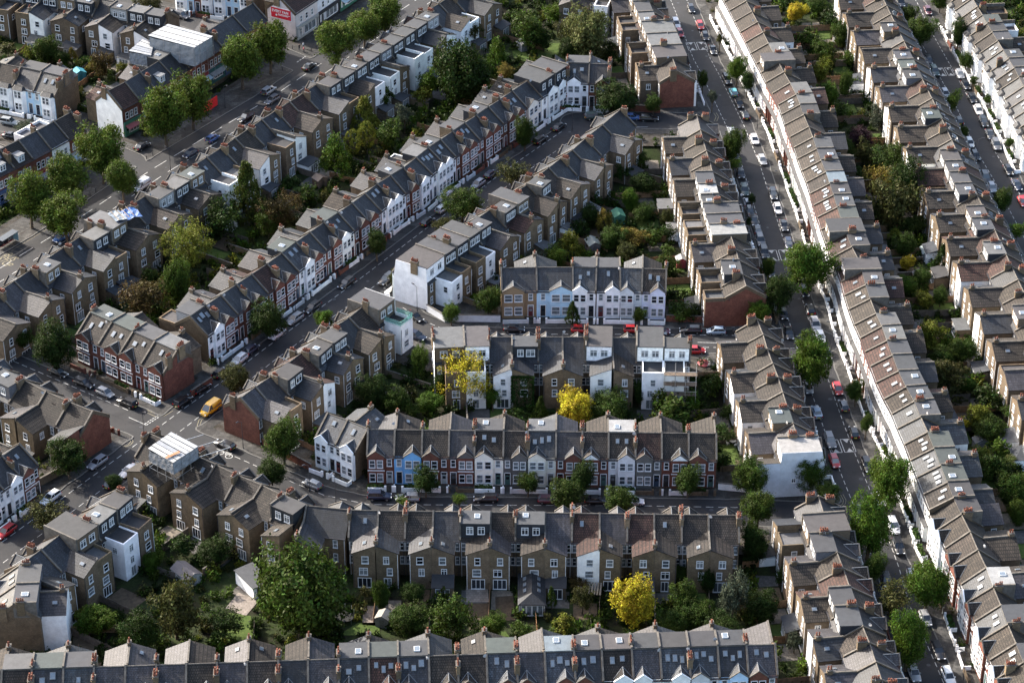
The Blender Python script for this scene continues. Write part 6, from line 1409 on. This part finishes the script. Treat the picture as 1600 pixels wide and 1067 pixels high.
# sheds, play house and garden furniture
def shed(px, py, w, d, h, rz, wall, roof, label, name='garden_shed', z=None):
    p = P(px, py, GARDEN_Z); gz = GARDEN_Z if z is None else z; o = empty(name, (p.x, p.y, gz), rz); tag(o, label, 'shed')
    n = 6
    mb = MB(); pr = [(-w / 2, 0), (w / 2, 0), (w / 2, h), (0, h + w * .28), (-w / 2, h)]
    f0 = [(x, -d / 2, zz) for x, zz in pr]; f1 = [(x, d / 2, zz) for x, zz in pr]; mb.poly(f0); mb.poly(f1[::-1])
    for k in range(5): mb.poly([f0[k], f1[k], f1[(k + 1) % 5], f0[(k + 1) % 5]])
    mb.obj('wall', 'timber', o, wall)
    mb = MB(); mb.slab([(-w / 2 - .15, -d / 2 - .15, h), (0, -d / 2 - .15, h + w * .30), (0, d / 2 + .15, h + w * .30), (-w / 2 - .15, d / 2 + .15, h)], .06); mb.slab([(0, -d / 2 - .15, h + w * .30), (w / 2 + .15, -d / 2 - .15, h), (w / 2 + .15, d / 2 + .15, h), (0, d / 2 + .15, h + w * .30)], .06)
    mb.obj('roof', 'flat_felt', o, roof); mb = MB(); mb.box(-.4, .4, -d / 2 - .05, -d / 2 - .01, .05, 1.8); mb.obj('door', 'timber', o, tuple(v * .7 for v in wall))
gy, br, gn = (.12, .12, .12), (.15, .09, .05), (.05, .14, .09)
shed(926, 391, 2.6, 3.2, 2.1, .3, (.10, .09, .09), (.14, .16, .15), 'dark shed with grey-green roof behind the pastel terrace')
shed(1064, 416, 2.2, 2.0, 1.9, .1, (.30, .06, .07), (.2, .2, .2), 'red play house beside the right-street outriggers', 'play_house')
shed(966, 346, 2.4, 3.2, 2.0, .2, gn, (.05, .16, .10), 'green roofed shed among the diagonal terrace gardens')
shed(1497, 448, 1.8, 1.6, 2.0, .1, (.2, .19, .17), (.06, .25, .42), 'small shed with bright blue roof at far right')
shed(124, 124, 3.0, 2.4, 2.0, .5, (.03, .16, .20), (.03, .2, .26), 'teal shed in the top left garden')
shed(1352, 118, 2.6, 2.8, 2.0, .2, gy, (.2, .24, .27), 'grey shed in the upper right gardens')
shed(945, 30, 2.2, 2.6, 2.0, 0, br, gy, 'brown shed in the top centre gardens'); shed(817, 78, 2.2, 2.4, 2.0, .6, (.2, .2, .2), (.25, .25, .25), 'grey shed at the top centre lawn edge')
shed(600, 975, 2.4, 2.2, 2.0, -.3, (.16, .15, .13), (.22, .2, .17), 'tan roofed shed near the trampoline'); shed(500, 290, 2.6, 2.4, 2.0, .7, (.10, .07, .05), (.13, .1, .08), 'brown timber shed above the diagonal terrace')
shed(1448, 403, 2.6, 3.0, 1.9, .1, (.14, .15, .15), (.18, .22, .22), 'grey-roofed shed beside the small conifer'); shed(1435, 440, 2.4, 2.2, 1.9, .1, br, (.1, .1, .1), 'brown shed below the small yellow tree'); shed(1530, 700, 2.4, 2.0, 1.9, .2, (.2, .2, .21), gy, 'pale grey shed at right below the golden bush')
shed(292, 905, 3.2, 5.0, 1.9, .75, (.3, .3, .3), (.11, .10, .105), 'long flat garden studio near the olive tree', 'garden_studio'); shed(635, 248, 2.4, 2.4, 1.9, .6, (.08, .07, .06), gy, 'dark shed behind the white long-terrace house'); shed(1108, 580, 2.0, 2.0, 1.8, .1, gy, gy, 'small grey shed left of the middle right-street terrace')
p = P(539, 968, GARDEN_Z); o = empty('trampoline', (p.x, p.y, GARDEN_Z)); tag(o, 'round black trampoline beside the big dark tree', 'trampoline')
mb = MB(); mb.cyl(0, 0, .75, .82, 1.6, 1.6, 20); mb.obj('mat', 'tyre', o)
for k in range(8):
    mb = MB(); a_ = k * math.pi / 4; mb.bar((1.65 * math.cos(a_), 1.65 * math.sin(a_), 0), (1.65 * math.cos(a_), 1.65 * math.sin(a_), 2.3), .04, 5); mb.obj('pole', 'steel', o)
def table(px, py, label, z=GARDEN_Z):
    p = P(px, py, z); o = empty('garden_table', (p.x, p.y, z)); tag(o, label, 'table'); mb = MB(); mb.cyl(0, 0, .70, .75, .65, .65, 14); mb.obj('table_top', 'white_trim', o); mb = MB(); mb.cyl(0, 0, 0, .7, .06, .05, 6); mb.obj('leg', 'white_trim', o)
    for k in range(4):
        a_ = k * 1.57 + .4; q = (p.x + 1.15 * math.cos(a_), p.y + 1.15 * math.sin(a_), z)
        c = empty('garden_chair', q, a_ - math.pi / 2); tag(c, f'white garden chair, {ordinal(k + 1)} around {label}', 'chair', 'garden chairs'); 
        mb = MB(); mb.box(-.25, .25, -.25, .25, .42, .47); mb.obj('seat', 'white_trim', c); mb = MB(); mb.box(-.25, .25, .21, .25, .47, .95); mb.obj('backrest', 'white_trim', c)
        for xx in (-.22, .22):
            for y_ in (-.22, .22): mb = MB(); mb.box(xx - .02, xx + .02, y_ - .02, y_ + .02, 0, .42); mb.obj('leg', 'white_trim', c)
table(690, 921, 'round white table below the lower rear terrace'); table(1145, 693, 'round white table by the yellow-brick rears'); table(1428, 408, 'round white table near the small yellow tree')
p = P(1100, 580, GARDEN_Z); o = empty('parasol', (p.x, p.y, GARDEN_Z)); tag(o, 'red garden parasol left of the middle right-street terrace', 'parasol'); mb = MB(); mb.cyl(0, 0, 2.0, 2.6, 1.5, .05, 8); mb.obj('canopy', 'sheeting', o, (.20, .03, .035)); mb = MB(); mb.cyl(0, 0, 0, 2.1, .03, .03, 5); mb.obj('pole', 'steel', o)
# parked motorcycles
for px, py, road, lab in ((1146, 519, CS, 'black motorcycle parked beside the steel-blue hatchback'), (1467, 46, FR, 'black motorcycle on the far-right street kerb')):
    p = P(px, py); o = empty('motorcycle', (*p.xy, -.11), R.uniform(-.4, .4)); tag(o, lab, 'motorcycle')
    for y in (-.7, .7): mb = MB(); mb.hexa([(-.06, y + .3 * math.cos(k * .52), .3 + .3 * math.sin(k * .52)) for k in range(12)], [(.06, y + .3 * math.cos(k * .52), .3 + .3 * math.sin(k * .52)) for k in range(12)]); mb.obj('wheel', 'tyre', o)
    mb = MB(); mb.hexa([(-.12, -.6, .45), (.12, -.6, .45), (.14, .45, .45), (-.14, .45, .45)], [(-.12, -.7, .8), (.12, -.7, .8), (.12, .35, .95), (-.12, .35, .95)]); mb.obj('body', 'dark_metal', o); mb = MB(); mb.bar((-.35, .45, 1.05), (.35, .45, 1.05), .03, 5); mb.bar((0, .45, 1.0), (0, .7, .35), .04, 5); mb.obj('handlebar', 'steel', o)
# a few people on the pavements
def person(px, py, rz, top, legs, label):
    p = P(px, py); o = empty('person', (*p.xy, 0), rz); tag(o, label, 'person')
    J = dict(pel=(0, 0, .95), ch=(0, .02, 1.35), nk=(0, .02, 1.5), hd=(0, .03, 1.62), tp=(0, .02, 1.74), ls=(-.2, .02, 1.42), le=(-.27, -.05, 1.12), lh=(-.25, .1, .86), rs=(.2, .02, 1.42), re=(.27, .08, 1.13), rh=(.25, .22, .9), lk=(-.1, .12, .5), lf=(-.1, .02, .06), lt=(-.1, .2, .04), rk=(.1, -.02, .5), rf=(.1, -.22, .08), rt=(.1, -.05, .04))
    E_ = [('pel', 'ch'), ('ch', 'nk'), ('nk', 'hd'), ('hd', 'tp'), ('ch', 'ls'), ('ls', 'le'), ('le', 'lh'), ('ch', 'rs'), ('rs', 're'), ('re', 'rh'), ('pel', 'lk'), ('lk', 'lf'), ('lf', 'lt'), ('pel', 'rk'), ('rk', 'rf'), ('rf', 'rt')]
    rd = dict(pel=.16, ch=.17, nk=.06, hd=.10, tp=.08, ls=.075, le=.05, lh=.04, rs=.075, re=.05, rh=.04, lk=.075, lf=.05, lt=.04, rk=.075, rf=.05, rt=.04)
    ks = list(J); me = bpy.data.meshes.new('body'); me.from_pydata([J[k] for k in ks], [(ks.index(a_), ks.index(b_)) for a_, b_ in E_], []); b = mkobj('body', me, o, (.1, .1, .1, 1))
    md = b.modifiers.new('skin', 'SKIN'); sv = me.skin_vertices[0].data
    for i, k in enumerate(ks): sv[i].radius = (rd[k], rd[k])
    sv[ks.index('pel')].use_root = True; b.modifiers.new('sub', 'SUBSURF').levels = 1; b.modifiers['sub'].render_levels = 1
    nt = NT('clothing'); sp = nt.new('ShaderNodeSeparateXYZ'); nt.link(nt.co('Object'), sp.inputs[0]); c_ = nt.mix((*legs, 1), (*top, 1), nt.math('GREATER_THAN', sp.outputs[2], .98)); c_ = nt.mix(c_, (.33, .2, .14, 1), nt.math('GREATER_THAN', sp.outputs[2], 1.5)); c_ = nt.mix(c_, (.03, .02, .015, 1), nt.math('GREATER_THAN', sp.outputs[2], 1.69)); me.materials.append(nt.out(c_, .8, .2))
person(468, 79, .6, (.03, .03, .04), (.02, .02, .03), 'person in dark clothes walking on the billboard corner pavement'); person(475, 83, 2.2, (.3, .1, .12), (.03, .03, .05), 'person in a reddish top on the billboard corner pavement'); person(474, 76, 4.0, (.6, .6, .6), (.05, .06, .1), 'person in a pale top beside the corner shop')
person(1158, 312, .3, (.55, .58, .6), (.06, .06, .08), 'person in a pale top on the right-street left pavement'); person(427, 108, 1.0, (.04, .04, .05), (.03, .03, .04), 'person in black on the pavement under the plane trees')
